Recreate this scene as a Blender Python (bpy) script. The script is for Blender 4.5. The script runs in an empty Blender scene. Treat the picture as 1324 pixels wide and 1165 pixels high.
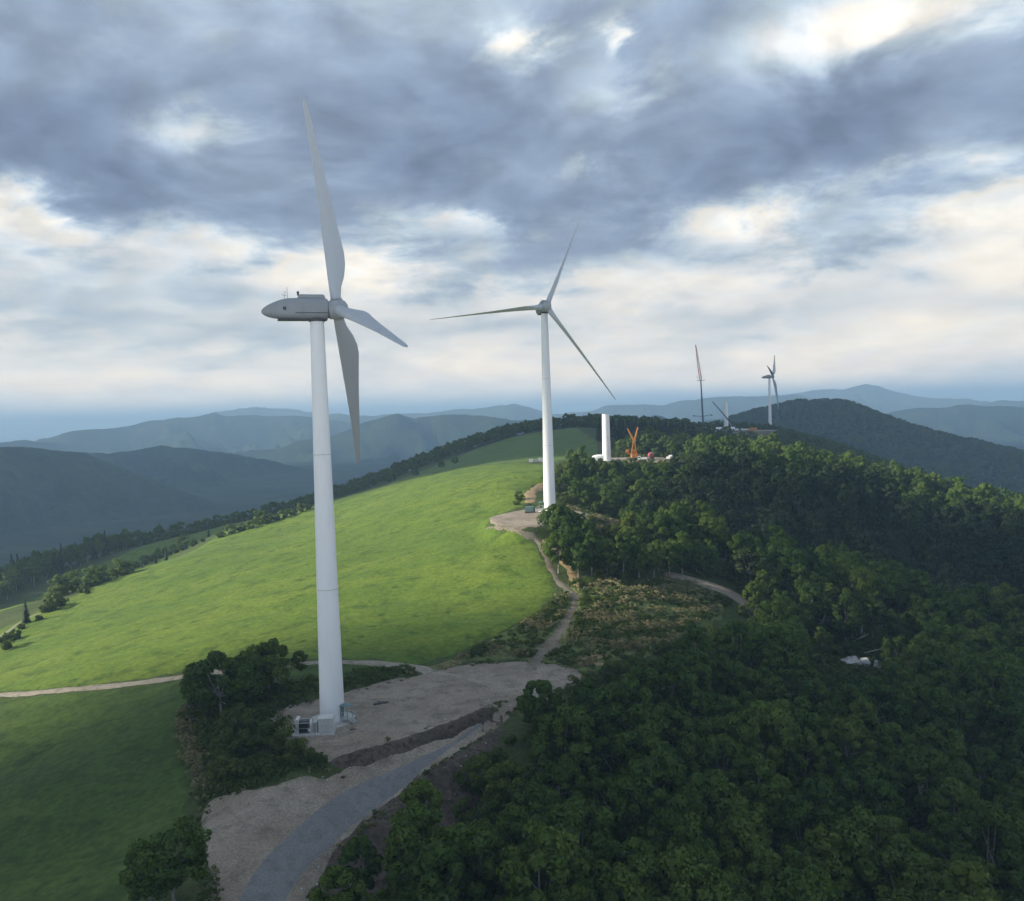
import bpy, bmesh, math, random
import numpy as np
from mathutils import Matrix, Vector
random.seed(7)
RNG = np.random.default_rng(11)
R = math.radians
sc = bpy.context.scene
col = sc.collection

# ------------------------------------------------------------------ camera
PW, PH, FPX = 1324.0, 1165.0, 1150.0          # photograph size and focal length in its pixels
PITCH, ROLL, CZ = R(2.5), R(1.7), 48.9
CAM = np.array([0.0, 0.0, CZ])
_u0 = np.array([0, math.sin(PITCH), math.cos(PITCH)]); _r0 = np.array([1.0, 0, 0])
FW = np.array([0, math.cos(PITCH), -math.sin(PITCH)])
RT = math.cos(ROLL) * _r0 - math.sin(ROLL) * _u0
UP = math.sin(ROLL) * _r0 + math.cos(ROLL) * _u0
cd = bpy.data.cameras.new('camera'); cam = bpy.data.objects.new('camera', cd); col.objects.link(cam)
cd.sensor_fit = 'HORIZONTAL'; cd.sensor_width = 36.0; cd.lens = FPX / PW * 36.0
cd.clip_start = 0.5; cd.clip_end = 200000
mw = Matrix(((RT[0], UP[0], -FW[0], 0), (RT[1], UP[1], -FW[1], 0), (RT[2], UP[2], -FW[2], CZ), (0, 0, 0, 1)))
cam.matrix_world = mw
sc.camera = cam
# ------------------------------------------------------------------ sun, sky, exposure
SUN_EL, SUN_AZ = R(25.5), R(-96)                 # azimuth from +Y, negative = to the left
SDIR = Vector((math.sin(SUN_AZ) * math.cos(SUN_EL), math.cos(SUN_AZ) * math.cos(SUN_EL), math.sin(SUN_EL)))
sl = bpy.data.lights.new('sun', 'SUN'); sl.energy = 5.0; sl.angle = R(0.45); sl.color = (1.0, 0.91, 0.74)
so = bpy.data.objects.new('sun', sl); col.objects.link(so)
so.rotation_euler = SDIR.to_track_quat('Z', 'Y').to_euler()
so.location = (-300, 0, 400)
sc.view_settings.view_transform = 'Standard'; sc.view_settings.look = 'None'
sc.view_settings.exposure = 0.76; sc.view_settings.gamma = 1.0; sc.view_settings.use_curve_mapping = False


def px_ray(px, py):
    d = (px - PW / 2) * RT - (py - PH / 2) * UP + FPX * FW
    return d / d[1]


def at_y(px, py, Y):
    return CAM + px_ray(px, py) * Y


def at_z(px, py, z):
    d = px_ray(px, py)
    return CAM + d * ((z - CZ) / d[2])


def project(P):
    P = np.asarray(P, float) - CAM
    w = P @ FW
    return PW / 2 + FPX * (P @ RT) / w, PH / 2 - FPX * (P @ UP) / w


# ------------------------------------------------------------------ node helper
class NT:
    def __init__(s, tree):
        s.t = tree; s.n = tree.nodes; s.l = tree.links

    def node(s, typ, ins=None, **kw):
        n = s.n.new(typ)
        for k, v in kw.items():
            setattr(n, k, v)
        for k, v in (ins or {}).items():
            s.set(n.inputs[k], v)
        return n

    def set(s, inp, v):
        if isinstance(v, bpy.types.NodeSocket):
            s.l.new(v, inp)
        else:
            if inp.type == 'RGBA' and len(v) == 3:
                v = (*v, 1)
            inp.default_value = v

    def math(s, op, a, b=0.0, c=None, clamp=False):
        n = s.node('ShaderNodeMath', operation=op, use_clamp=clamp)
        s.set(n.inputs[0], a); s.set(n.inputs[1], b)
        if c is not None:
            s.set(n.inputs[2], c)
        return n.outputs[0]

    def vmath(s, op, a, b=(0, 0, 0)):
        n = s.node('ShaderNodeVectorMath', operation=op)
        s.set(n.inputs[0], a)
        if op == 'SCALE':
            s.set(n.inputs[3], b)
        else:
            s.set(n.inputs[1], b)
        return n.outputs[0]

    def noise(s, vec, scale, detail=4.0, rough=0.55, dist=0.0, typ='FBM'):
        n = s.node('ShaderNodeTexNoise', {'Vector': vec, 'Scale': scale, 'Detail': detail, 'Roughness': rough, 'Distortion': dist})
        return n.outputs['Fac']

    def ramp(s, fac, stops, interp='LINEAR'):
        n = s.node('ShaderNodeValToRGB', {'Fac': fac}); e = n.color_ramp.elements
        n.color_ramp.interpolation = interp
        while len(e) > 1:
            e.remove(e[-1])
        for i, (p, c) in enumerate(stops):
            el = e[0] if i == 0 else e.new(p)
            el.position = p
            el.color = (*c, 1) if not isinstance(c, (int, float)) else (c, c, c, 1)
        return n.outputs['Color']

    def mix(s, fac, a, b, blend='MIX'):
        n = s.node('ShaderNodeMix', data_type='RGBA', blend_type=blend)
        s.set(n.inputs[0], fac); s.set(n.inputs[6], a); s.set(n.inputs[7], b)
        return n.outputs[2]

    def maprange(s, v, a, b, c=0.0, d=1.0, smooth=True):
        n = s.node('ShaderNodeMapRange', interpolation_type='SMOOTHSTEP' if smooth else 'LINEAR')
        for i, x in enumerate((v, a, b, c, d)):
            s.set(n.inputs[i], x)
        return n.outputs[0]


# ------------------------------------------------------------------ world: broken stratocumulus over a pale hazy horizon
def build_world():
    w = bpy.data.worlds.new('World'); sc.world = w; w.use_nodes = True
    t = NT(w.node_tree); t.n.clear()
    out = t.node('ShaderNodeOutputWorld'); bg = t.node('ShaderNodeBackground')
    t.l.new(bg.outputs[0], out.inputs[0])
    sky = t.node('ShaderNodeTexSky', sky_type='NISHITA', sun_disc=False)
    sky.sun_elevation = SUN_EL; sky.sun_rotation = SUN_AZ % (2 * math.pi)
    sky.altitude = 600; sky.dust_density = 2.0
    clear = t.vmath('SCALE', sky.outputs[0], 0.19)
    d = t.node('ShaderNodeTexCoord').outputs['Generated']
    d = t.vmath('NORMALIZE', d)
    sep = t.node('ShaderNodeSeparateXYZ', {0: d})
    x, y, z = sep.outputs
    zc = t.math('MAXIMUM', z, 0.0)
    el = t.math('MULTIPLY', t.math('ARCSINE', zc), 180 / math.pi)          # degrees above the horizon
    az = t.math('MULTIPLY', t.math('ARCTAN2', x, y), 180 / math.pi)
    k = t.math('DIVIDE', 1.0, t.math('ADD', zc, 0.27))
    c = t.node('ShaderNodeCombineXYZ', {0: t.math('MULTIPLY', x, k), 1: t.math('MULTIPLY', y, k), 2: 0.3}).outputs[0]
    warp = t.node('ShaderNodeTexNoise', {'Vector': c, 'Scale': 1.6, 'Detail': 2.0}).outputs['Color']
    warp = t.vmath('SUBTRACT', warp, (0.5, 0.5, 0.5))
    c2 = t.vmath('ADD', c, t.vmath('SCALE', warp, 0.30))
    big = t.noise(c2, 2.4, 3.0, 0.5)
    mid = t.noise(t.vmath('ADD', c2, (3.1, 7.7, 0)), 5.2, 8.0, 0.56)
    mids = t.noise(t.vmath('ADD', c2, (3.1 - 0.055, 7.7 - 0.006, 0)), 5.2, 4.0, 0.5)
    rim = t.math('SUBTRACT', t.noise(t.vmath('ADD', c2, (3.1, 7.7, 0)), 5.2, 4.0, 0.5), mids)
    fine = t.noise(t.vmath('ADD', c2, (11.1, 2.7, 0)), 14.0, 7.0, 0.60)
    ws = t.node('ShaderNodeSeparateXYZ', {0: warp}).outputs
    # streaks: the same layer seen at a grazing angle
    st = t.node('ShaderNodeCombineXYZ', {0: t.math('MULTIPLY', az, 0.055), 1: t.math('MULTIPLY', el, 0.34), 2: 1.7}).outputs[0]
    st = t.vmath('ADD', st, t.vmath('SCALE', warp, 0.9))
    streak = t.noise(st, 1.3, 6.0, 0.48)
    elw = t.math('ADD', el, t.math('MULTIPLY', t.math('SUBTRACT', mid, 0.5), 10.0))
    elw = t.math('ADD', elw, t.math('MULTIPLY', t.math('SUBTRACT', streak, 0.5), 5.0))
    # deck thickness against elevation
    base = t.ramp(t.math('DIVIDE', elw, 50.0), SKY_BASE)
    base = t.node('ShaderNodeSeparateColor', {0: base}).outputs[0]
    th = t.math('ADD', base, t.math('MULTIPLY', t.math('SUBTRACT', big, 0.5), 0.55))
    th = t.math('ADD', th, t.math('MULTIPLY', t.math('SUBTRACT', mid, 0.5), t.maprange(el, 4.0, 15.0, 0.22, 0.55)))
    th = t.math('ADD', th, t.math('MULTIPLY', t.math('SUBTRACT', fine, 0.5), t.maprange(el, 4.0, 15.0, 0.06, 0.24)))
    th = t.math('ADD', th, t.math('MULTIPLY', t.math('SUBTRACT', streak, 0.5), t.maprange(el, 4.0, 16.0, 0.34, 0.15)))
    azw = t.math('ADD', az, t.math('MULTIPLY', ws[0], 9.0)); elb = t.math('ADD', el, t.math('MULTIPLY', ws[1], 5.0))
    azw = t.math('ADD', azw, t.math('MULTIPLY', t.math('SUBTRACT', fine, 0.5), 7.0))
    elb = t.math('ADD', elb, t.math('MULTIPLY', t.math('SUBTRACT', mid, 0.5), 5.0))
    for (px, py, rx, ry, amp) in SKY_BLOBS:
        r = px_ray(px, py); a0 = math.degrees(math.atan2(r[0], r[1])); e0 = math.degrees(math.atan2(r[2], math.hypot(r[0], r[1])))
        sx, sy = math.degrees(rx / FPX), math.degrees(ry / FPX)
        dx = t.math('DIVIDE', t.math('SUBTRACT', azw, a0), sx); dy = t.math('DIVIDE', t.math('SUBTRACT', elb, e0), sy)
        r2 = t.math('ADD', t.math('MULTIPLY', dx, dx), t.math('MULTIPLY', dy, dy))
        g = t.math('POWER', 2.71828, t.math('MULTIPLY', r2, -1.0))
        th = t.math('ADD', th, t.math('MULTIPLY', g, amp))
    cloud = t.ramp(th, SKY_RAMP)
    # cream tint near the horizon: the light there crosses more air
    tint = t.ramp(t.math('DIVIDE', el, 40.0), [(0.0, (2.0, 1.86, 1.66)), (0.05, (1.75, 1.60, 1.42)), (0.09, (1.35, 1.27, 1.16)), (0.14, (1.10, 1.05, 0.99)), (0.3, (1, 1, 1))])
    cloud = t.vmath('MULTIPLY', cloud, tint)
    cloud = t.vmath('SCALE', cloud, t.math('ADD', 1.0, t.math('MULTIPLY', t.maprange(rim, -0.12, 0.12, -0.17, 0.19, False), t.maprange(el, 5.0, 14.0, 0.25, 1.0))))
    cover = t.maprange(th, -0.30, -0.02)
    colr = t.mix(cover, clear, cloud)
    t.l.new(colr, bg.inputs[0]); bg.inputs[1].default_value = 0.625
    try:
        w.cycles.sampling_method = 'MANUAL'; w.cycles.sample_map_resolution = 512
    except Exception:
        pass


SKY_BASE = [(0.0, 0.30), (0.08, 0.29), (0.15, 0.27), (0.20, 0.38), (0.26, 0.70), (0.38, 0.74), (0.50, 0.60), (1.0, 0.58)]
SKY_RAMP = [(0.0, (1.0, 1.0, 0.96)), (0.13, (1.0, 0.95, 0.85)), (0.30, (0.79, 0.81, 0.82)), (0.46, (0.53, 0.62, 0.70)),
            (0.66, (0.31, 0.39, 0.515)), (0.90, (0.20, 0.258, 0.37)), (1.0, (0.18, 0.232, 0.342))]
SKY_BLOBS = [  # photo px, py, radii, change of thickness
    (655, 55, 45, 28, -0.60), (775, 42, 20, 18, -0.40), (1150, 45, 150, 40, -0.75), (285, 175, 70, 26, -0.40), (735, 222, 45, 26, -0.30),
    (785, 115, 60, 30, -0.25), (20, 290, 70, 28, -0.30), (410, 335, 110, 26, -0.30), (620, 290, 60, 12, -0.20), (960, 290, 90, 26, -0.35),
    (1290, 260, 90, 50, -0.40), (120, 205, 170, 60, 0.25), (1000, 180, 220, 60, 0.25), (560, 190, 180, 60, 0.15),
    (1120, 315, 120, 24, 0.34), (650, 352, 130, 24, 0.32), (90, 400, 140, 34, 0.24), (300, 430, 110, 18, 0.10), (900, 400, 160, 16, 0.12), (620, 440, 180, 14, 0.08), (1000, 470, 260, 40, -0.05)]
build_world()

# ------------------------------------------------------------------ numpy noise
def _hash(ix, iy, seed):
    n = (ix.astype(np.int64) * 374761393 + iy.astype(np.int64) * 668265263 + seed * 1442695041) & 0xffffffff
    n = ((n ^ (n >> 13)) * 1274126177) & 0xffffffff
    n = n ^ (n >> 16)
    return (n & 0xffffff) / float(0xffffff)


def vnoise(x, y, seed=0):
    ix = np.floor(x); iy = np.floor(y); fx = x - ix; fy = y - iy
    fx = fx * fx * fx * (fx * (fx * 6 - 15) + 10); fy = fy * fy * fy * (fy * (fy * 6 - 15) + 10)
    a = _hash(ix, iy, seed); b = _hash(ix + 1, iy, seed); c = _hash(ix, iy + 1, seed); d = _hash(ix + 1, iy + 1, seed)
    return (a + (b - a) * fx) * (1 - fy) + (c + (d - c) * fx) * fy - 0.5


def fbm(x, y, scale, octaves=4, seed=0, gain=0.5):
    s = 0; amp = 1.0; f = 1.0 / scale
    for o in range(octaves):
        s = s + amp * vnoise(x * f + 17.3 * o, y * f - 9.1 * o, seed + o)
        amp *= gain; f *= 2.03
    return s


def sstep(a, b, v):
    t = np.clip((v - a) / (b - a), 0, 1)
    return t * t * (3 - 2 * t)


def sd_poly(poly, X, Y):
    """signed distance to a polygon, positive inside"""
    P = np.asarray(poly, float); d = np.full(X.shape, 1e18); ins = np.zeros(X.shape, bool)
    for i in range(len(P)):
        a, b = P[i], P[(i + 1) % len(P)]; e = b - a
        wx, wy = X - a[0], Y - a[1]
        tt = np.clip((wx * e[0] + wy * e[1]) / max(e @ e, 1e-9), 0, 1)
        d = np.minimum(d, (wx - e[0] * tt) ** 2 + (wy - e[1] * tt) ** 2)
        c = ((a[1] > Y) != (b[1] > Y))
        with np.errstate(divide='ignore', invalid='ignore'):
            ins ^= c & (X < e[0] * (Y - a[1]) / (e[1] if e[1] != 0 else 1e-12) + a[0])
    d = np.sqrt(d)
    return np.where(ins, d, -d)


def sd_line(line, X, Y):
    P = np.asarray(line, float); d = np.full(X.shape, 1e18)
    for a, b in zip(P[:-1], P[1:]):
        e = b - a; wx, wy = X - a[0], Y - a[1]
        tt = np.clip((wx * e[0] + wy * e[1]) / max(e @ e, 1e-9), 0, 1)
        d = np.minimum(d, (wx - e[0] * tt) ** 2 + (wy - e[1] * tt) ** 2)
    return np.sqrt(d)


def smooth_line(pts, n=8, closed=False):
    """Catmull-Rom through the points"""
    P = [np.asarray(p, float)[:2] for p in pts]; out = []
    m = len(P)
    for i in range(m if closed else m - 1):
        g = (lambda k: P[k % m]) if closed else (lambda k: P[min(max(k, 0), m - 1)])
        p0, p1, p2, p3 = g(i - 1), g(i), g(i + 1), g(i + 2)
        for j in range(n):
            t = j / n
            out.append(0.5 * ((2 * p1) + (-p0 + p2) * t + (2 * p0 - 5 * p1 + 4 * p2 - p3) * t * t + (-p0 + 3 * p1 - 3 * p2 + p3) * t ** 3))
    if not closed:
        out.append(P[-1])
    return np.array(out)


# ------------------------------------------------------------------ terrain control points
ZP = [  # (photo px, py, ground height z)
    (430, 935, 0), (350, 945, -.2), (520, 890, 0), (600, 875, 0), (740, 880, 0.2), (650, 862, .6), (470, 900, 0),
    (620, 935, -.6), (560, 985, -1.0), (450, 1030, -1.6), (350, 1110, -2.2), (310, 1165, -2.6), (300, 1060, -1.6),
    (0, 1165, -8), (100, 1000, -5.5), (0, 1000, -9), (0, 900, -8.5), (245, 873, -1.5), (230, 960, -2.8), (200, 1100, -4.5), (100, 900, -5.5),
    (330, 905, 1.2), (400, 878, 2.2), (500, 868, 1.6), (560, 850, 1.4), (718, 770, 6), (640, 820, 3.4), (690, 690, 13.4), (670, 670, 15.5),
    (600, 612, 20.8), (650, 607, 23), (700, 604, 24.2), (550, 617, 17), (480, 633, 9.5), (580, 690, 10.8), (500, 760, 4.6), (600, 770, 5.2),
    (400, 760, 2.6), (300, 800, -1), (150, 830, -6), (0, 870, -11.5), (0, 830, -17), (100, 770, -14), (250, 720, -6), (400, 680, 1.4), (520, 690, 8.2),
    (160, 742, -12), (280, 690, -6.5), (400, 657, -0.5), (460, 720, 5.0), (660, 730, 9.5), (640, 650, 17.2), (690, 635, 19.5),
    (150, 716, -25), (0, 790, -25), (300, 678, -15), (440, 645, -6),
    (740, 553, 36), (620, 590, 20), (520, 620, 5), (680, 567, 30), (600, 583, 18.5),
    (800, 850, 1.2), (830, 780, 3.2), (760, 760, 6.2), (930, 770, 0), (870, 830, -.5), (730, 810, 3.2), (700, 845, 1.0),
    (500, 1050, -4.5), (560, 1050, -7), (470, 1140, -7), (1100, 857, -15),
]
YP = [  # (photo px, py, distance, canopy height above ground)
    (950, 575, 450, 10), (1050, 585, 430, 10), (1150, 640, 380, 10), (1250, 690, 350, 10), (1324, 715, 330, 10), (1150, 770, 285, 10), (1300, 800, 270, 10),
    (950, 700, 300, 10), (900, 650, 330, 9), (1000, 760, 222, 10), (1100, 735, 242, 10), (1200, 800, 222, 10), (1324, 860, 200, 10),
    (700, 905, 132, 9), (1000, 900, 160, 10), (700, 1100, 98, 9), (1000, 1100, 108, 10), (1300, 1100, 112, 10), (1200, 950, 152, 10),
    (870, 575, 470, 9), (850, 549, 560, 12), (1100, 590, 700, 10), (1250, 628, 700, 10), (1200, 640, 560, 10), (1324, 660, 560, 10),
    (920, 558, 760, 0), (990, 562, 760, 0), (50, 715, 490, 11), (0, 745, 430, 11), (996, 564, 985, 0),
    (800, 640, 335, 9), (740, 640, 330, 5), (1324, 1000, 150, 10)]
WP = [  # world x, y, z
    (11.8, 289, 16.3), (20, 275, 15.5), (2, 275, 15.6), (42, 410, 25), (70, 405, 25), (60, 385, 24.4), (30, 440, 25), (20, 345, 21), (14, 318, 18.6),
    (60, 520, 27), (120, 640, 24), (170, 700, 25), (-420, 300, -95), (-420, 560, -100), (-320, 800, -90), (-150, 850, -45), (0, 850, 8), (120, 870, 16),
    (0, 1150, -60), (-300, 1150, -120), (-700, 900, -130), (-700, 400, -130), (-600, 0, -100), (-260, 60, -38), (-150, 20, -22), (0, 20, -6), (-30, 60, -4),
    (60, 40, -14), (300, 60, -50), (350, 200, -62), (450, 350, -85), (450, 520, -85), (500, 700, -90), (700, 500, -120), (700, 900, -110), (400, 980, -45),
    (330, 1020, -5), (300, 1200, -60), (600, 1200, -90), (700, 0, -120), (-60, -100, -10), (-200, 420, -36), (-330, 480, -62), (-260, 250, -42), (150, 250, -19), (230, 240, -32),
    (90, 180, -15), (130, 130, -18), (200, 330, -14), (110, 330, -1.5), (55, 262, 6), (35, 245, 7.5)]
pts = [at_z(*a) for a in ZP]
for (px, py, Y, h) in YP:
    p = at_y(px, py, Y); p[2] -= h; pts.append(p)
pts += [np.array(a, float) for a in WP]
CP = np.array(pts)


def tps_fit(P, lam=0.004):
    A = P[:, :2] / 100.0; n = len(A)
    d2 = ((A[:, None] - A[None]) ** 2).sum(-1)
    K = 0.5 * d2 * np.log(d2 + 1e-12) + lam * np.eye(n)
    Q = np.c_[np.ones(n), A]
    M = np.zeros((n + 3, n + 3)); M[:n, :n] = K; M[:n, n:] = Q; M[n:, :n] = Q.T
    s = np.linalg.solve(M, np.r_[P[:, 2], 0, 0, 0])
    return A, s


_A, _S = tps_fit(CP)


def tps(X, Y):
    sh = X.shape; x = X.ravel() / 100.0; y = Y.ravel() / 100.0
    out = _S[-3] + _S[-2] * x + _S[-1] * y
    for i in range(len(_A)):
        d2 = (x - _A[i, 0]) ** 2 + (y - _A[i, 1]) ** 2
        out += _S[i] * 0.5 * d2 * np.log(d2 + 1e-12)
    return out.reshape(sh)


# far ridges: (distance m, flank slope, [(px, py)...]) silhouettes read off the photograph
RIDGES = [
    (1750, 0.34, [(800, 600), (870, 575), (920, 556), (945, 541), (980, 531), (1040, 521), (1082, 517), (1102, 520), (1130, 531), (1180, 549), (1230, 562), (1290, 576), (1330, 584), (1450, 610), (1700, 640)]),
    (2300, 0.30, [(-500, 590), (-150, 588), (0, 582), (59, 582), (107, 585), (156, 600), (210, 625), (300, 660), (360, 700)]),
    (3300, 0.30, [(60, 600), (108, 584), (140, 588), (170, 584), (209, 576), (228, 581), (270, 583), (310, 589), (359, 596), (420, 610), (500, 640)]),
    (4200, 0.30, [(480, 610), (577, 577), (643, 556), (695, 545), (747, 542), (779, 545), (800, 549), (827, 543), (848, 538), (858, 540), (890, 548), (930, 560), (1000, 580)]),
    (5000, 0.30, [(230, 590), (310, 584), (359, 578), (401, 568), (428, 563), (470, 546), (515, 535), (535, 541), (567, 536), (643, 537), (699, 543), (760, 550), (850, 556), (900, 545), (960, 535), (1040, 540)]),
    (6000, 0.26, [(-300, 585), (0, 573), (33, 570), (65, 573), (98, 578), (150, 590)]),
    (6500, 0.26, [(20, 580), (65, 565), (98, 558), (147, 552), (196, 545), (244, 540), (277, 532), (293, 537), (326, 535), (359, 538), (401, 540), (440, 545), (520, 560)]),
    (6200, 0.26, [(1080, 560), (1141, 534), (1185, 526), (1214, 528), (1234, 524), (1260, 524), (1324, 527), (1450, 530), (1700, 520)]),
    (8000, 0.22, [(380, 545), (435, 534), (483, 537), (546, 535), (577, 532), (608, 530), (664, 525), (699, 531), (727, 534), (765, 532), (782, 527), (852, 522), (883, 516), (928, 513), (966, 513.5), (991, 512), (1026, 512), (1060, 518), (1120, 530)]),
    (10000, 0.20, [(940, 518), (1012, 511), (1032, 508), (1066, 503), (1092, 501), (1120, 495), (1138, 498), (1162, 505), (1185, 512), (1240, 518), (1300, 520)]),
    (9500, 0.20, [(200, 545), (280, 532), (326, 529), (359, 527), (401, 530), (450, 536), (540, 545)]),
    (8700, 0.20, [(1180, 530), (1263, 521), (1292, 518), (1324, 517), (1420, 516), (1700, 505)])]
RD = []
for (D, s, L) in RIDGES:
    az, zz = [], []
    for (px, py) in L:
        r = px_ray(px, py); az.append(math.atan2(r[0], r[1])); zz.append(r[2] / math.hypot(r[0], r[1]))
    RD.append((D, s, np.array(az), np.array(zz)))


def far_height(X, Y):
    r = np.hypot(X, Y); th = np.arctan2(X, Y)
    h = -150 - 70 * sstep(1500, 9000, r) + fbm(X, Y, 900, 4, 5) * 40
    for k, (D, s, az, el) in enumerate(RD):
        dk = D * (1 + 0.05 * fbm(th * 9, th * 0 + k, 1.0, 3, 40 + k))
        e = np.interp(th, az, el)
        fine = fbm(th * D, th * 0 + 3.3 * k, 260 + D * 0.02, 6, 70 + k, .6) * (8 + D * 0.0028)
        crest = CZ + dk * e + fine - (7 if k == 0 else 0)
        off = np.abs(r - dk)
        spur = 1.1 * (0.45 - 2 * np.abs(fbm(X, Y, 520 + D * 0.05, 5, 90 + k, .55)))
        drop = off * s * np.maximum(1 - 1.0 * spur, .25) - sstep(0, D * .05, off) * 30 * fbm(X, Y, 160 + D * .01, 4, 130 + k)
        gul = np.abs(fbm(th * D + 0.4 * (r - dk), r * 0.25, 300 + D * .03, 4, 170 + k, .5))
        drop = drop + sstep(15, 260 + D * .03, off) * gul * (230 + D * .022)
        drop = np.where(off < 60, drop * (off / 60.0), drop)
        out = sstep(0, 0.06, az[0] - th) + sstep(0, 0.06, th - az[-1])
        h = np.maximum(h, crest - np.maximum(drop, 0) - out * 400)
    return h


def base_height(X, Y):
    r = np.hypot(X, Y)
    w = sstep(900, 1300, r)
    near = np.where(r < 1350, 1, 0).astype(bool)
    h = np.zeros(X.shape)
    if near.any():
        h[near] = tps(X[near], Y[near])
    f = far_height(X, Y)
    h = h * (1 - w) + f * w
    return h


# ------------------------------------------------------------------ near grid
GX0, GX1, GY0, GY1, GS = -330.0, 345.0, 20.0, 650.0, 1.5
gx = np.arange(GX0, GX1 + .1, GS); gy = np.arange(GY0, GY1 + .1, GS)
GXX, GYY = np.meshgrid(gx, gy)
HG = base_height(GXX, GYY)


def H(X, Y):
    """bilinear sample of the near terrain"""
    X = np.asarray(X, float); Y = np.asarray(Y, float)
    fx = np.clip((X - GX0) / GS, 0, len(gx) - 1.001); fy = np.clip((Y - GY0) / GS, 0, len(gy) - 1.001)
    ix = fx.astype(int); iy = fy.astype(int); fx = fx - ix; fy = fy - iy
    return (HG[iy, ix] * (1 - fx) + HG[iy, ix + 1] * fx) * (1 - fy) + (HG[iy + 1, ix] * (1 - fx) + HG[iy + 1, ix + 1] * fx) * fy


def inside(X, Y, m=3):
    return (X > GX0 + m) & (X < GX1 - m) & (Y > GY0 + m) & (Y < GY1 - m)


def HH(X, Y):
    X = np.asarray(X, float); Y = np.asarray(Y, float)
    return np.where(inside(X, Y), H(X, Y), base_height(np.atleast_1d(X), np.atleast_1d(Y)).reshape(X.shape))


def ground(px, py, ymax=640):
    """where the line of sight through a photo pixel meets the terrain"""
    d = px_ray(px, py); t = np.arange(40, ymax, 0.5)
    X = d[0] * t; Y = t; Z = CZ + d[2] * t
    hit = np.nonzero(Z < H(X, Y))[0]
    i = hit[0] if len(hit) else len(t) - 1
    return np.array([X[i], Y[i], float(H(X[i], Y[i]))])


def G(*pl):
    """photo pixels, or ('w', x, y), as world xy"""
    return [np.array(p[1:3], float) if p[0] == 'w' else ground(*p)[:2] for p in pl]


# ---- flatten pads and cut the banks
PAD1 = smooth_line(G((345, 950), (352, 925), (400, 900), (470, 888), (530, 873), (600, 858), (690, 856), (745, 868), (745, 895), (660, 912), (625, 925), (560, 945), (490, 968), (430, 985), (400, 975), (372, 965)), 6, True)
SHELF = smooth_line(G((432, 996), (500, 974), (560, 955), (640, 922), (665, 905), (655, 930), (600, 965), (520, 1025), (440, 1100), (400, 1165), (360, 1260), (255, 1260), (272, 1165), (262, 1090), (270, 1040), (340, 1018), (395, 1000)), 6, True)
PAD2 = smooth_line([(-5, 258), (2, 250), (11, 255), (21, 262), (24, 274), (20, 290), (10, 297), (0, 291), (-8, 275)], 6, True)
PAD3 = smooth_line([(30, 392), (50, 386), (66, 386), (74, 398), (70, 424), (50, 432), (30, 420)], 6, True)
sd1 = sd_poly(PAD1, GXX, GYY); w1 = sstep(-1.2, 0.6, sd1)
HG = HG * (1 - w1) + (0.0 + 0.02 * (GXX + 30)) .clip(-.2, .9) * w1
sds = sd_poly(SHELF, GXX, GYY); ws_ = sstep(-0.9, 0.9, sds)
HG = HG - 1.25 * ws_ * sstep(-36, -24, GXX) * sstep(100, 118, GYY)
for PD, zz in ((PAD2, 16.1), (PAD3, 25.0)):
    s_ = sstep(-5, 1, sd_poly(PD, GXX, GYY)); HG = HG * (1 - s_) + zz * s_
flat = np.maximum(np.maximum(w1, ws_), np.maximum(sstep(-5, 1, sd_poly(PAD2, GXX, GYY)), sstep(-5, 1, sd_poly(PAD3, GXX, GYY))))
HG = HG + (1 - flat) * (fbm(GXX, GYY, 34, 3, 3) * 0.9 + fbm(GXX, GYY, 7, 3, 23) * 0.28) + fbm(GXX, GYY, 5, 3, 31) * 0.07


# ------------------------------------------------------------------ mesh helpers
def mesh_np(name, V, F, smooth=True):
    V = np.asarray(V, np.float32); F = np.asarray(F, np.int32)
    me = bpy.data.meshes.new(name); n = F.shape[1]
    me.vertices.add(len(V)); me.vertices.foreach_set('co', V.ravel())
    me.loops.add(F.size); me.loops.foreach_set('vertex_index', F.ravel())
    me.polygons.add(len(F)); me.polygons.foreach_set('loop_start', np.arange(0, F.size, n, dtype=np.int32))
    if smooth:
        me.polygons.foreach_set('use_smooth', np.ones(len(F), bool))
    me.update(calc_edges=True); me.validate()
    return me


def link(name, me, mat=None, parent=None, loc=None):
    o = bpy.data.objects.new(name, me); col.objects.link(o)
    if mat is not None and me is not None and not me.materials:
        me.materials.append(mat)
    if parent is not None:
        o.parent = parent
    if loc is not None:
        o.location = loc
    return o


def tag(o, label=None, cat=None, group=None, kind=None):
    for k, v in (('label', label), ('category', cat), ('group', group), ('kind', kind)):
        if v:
            o[k] = v
    return o


def empty(name, loc, label, cat, group=None, rz=0.0, scale=1.0):
    o = bpy.data.objects.new(name, None); col.objects.link(o); o.location = loc; o.rotation_euler = (0, 0, rz)
    o.scale = (scale,) * 3; o.empty_display_size = 0.5
    return tag(o, label, cat, group)


def grid_faces(nr, nc):
    i = np.arange(nr - 1)[:, None] * nc + np.arange(nc - 1)[None]
    return np.stack([i, i + 1, i + nc + 1, i + nc], -1).reshape(-1, 4)


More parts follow.
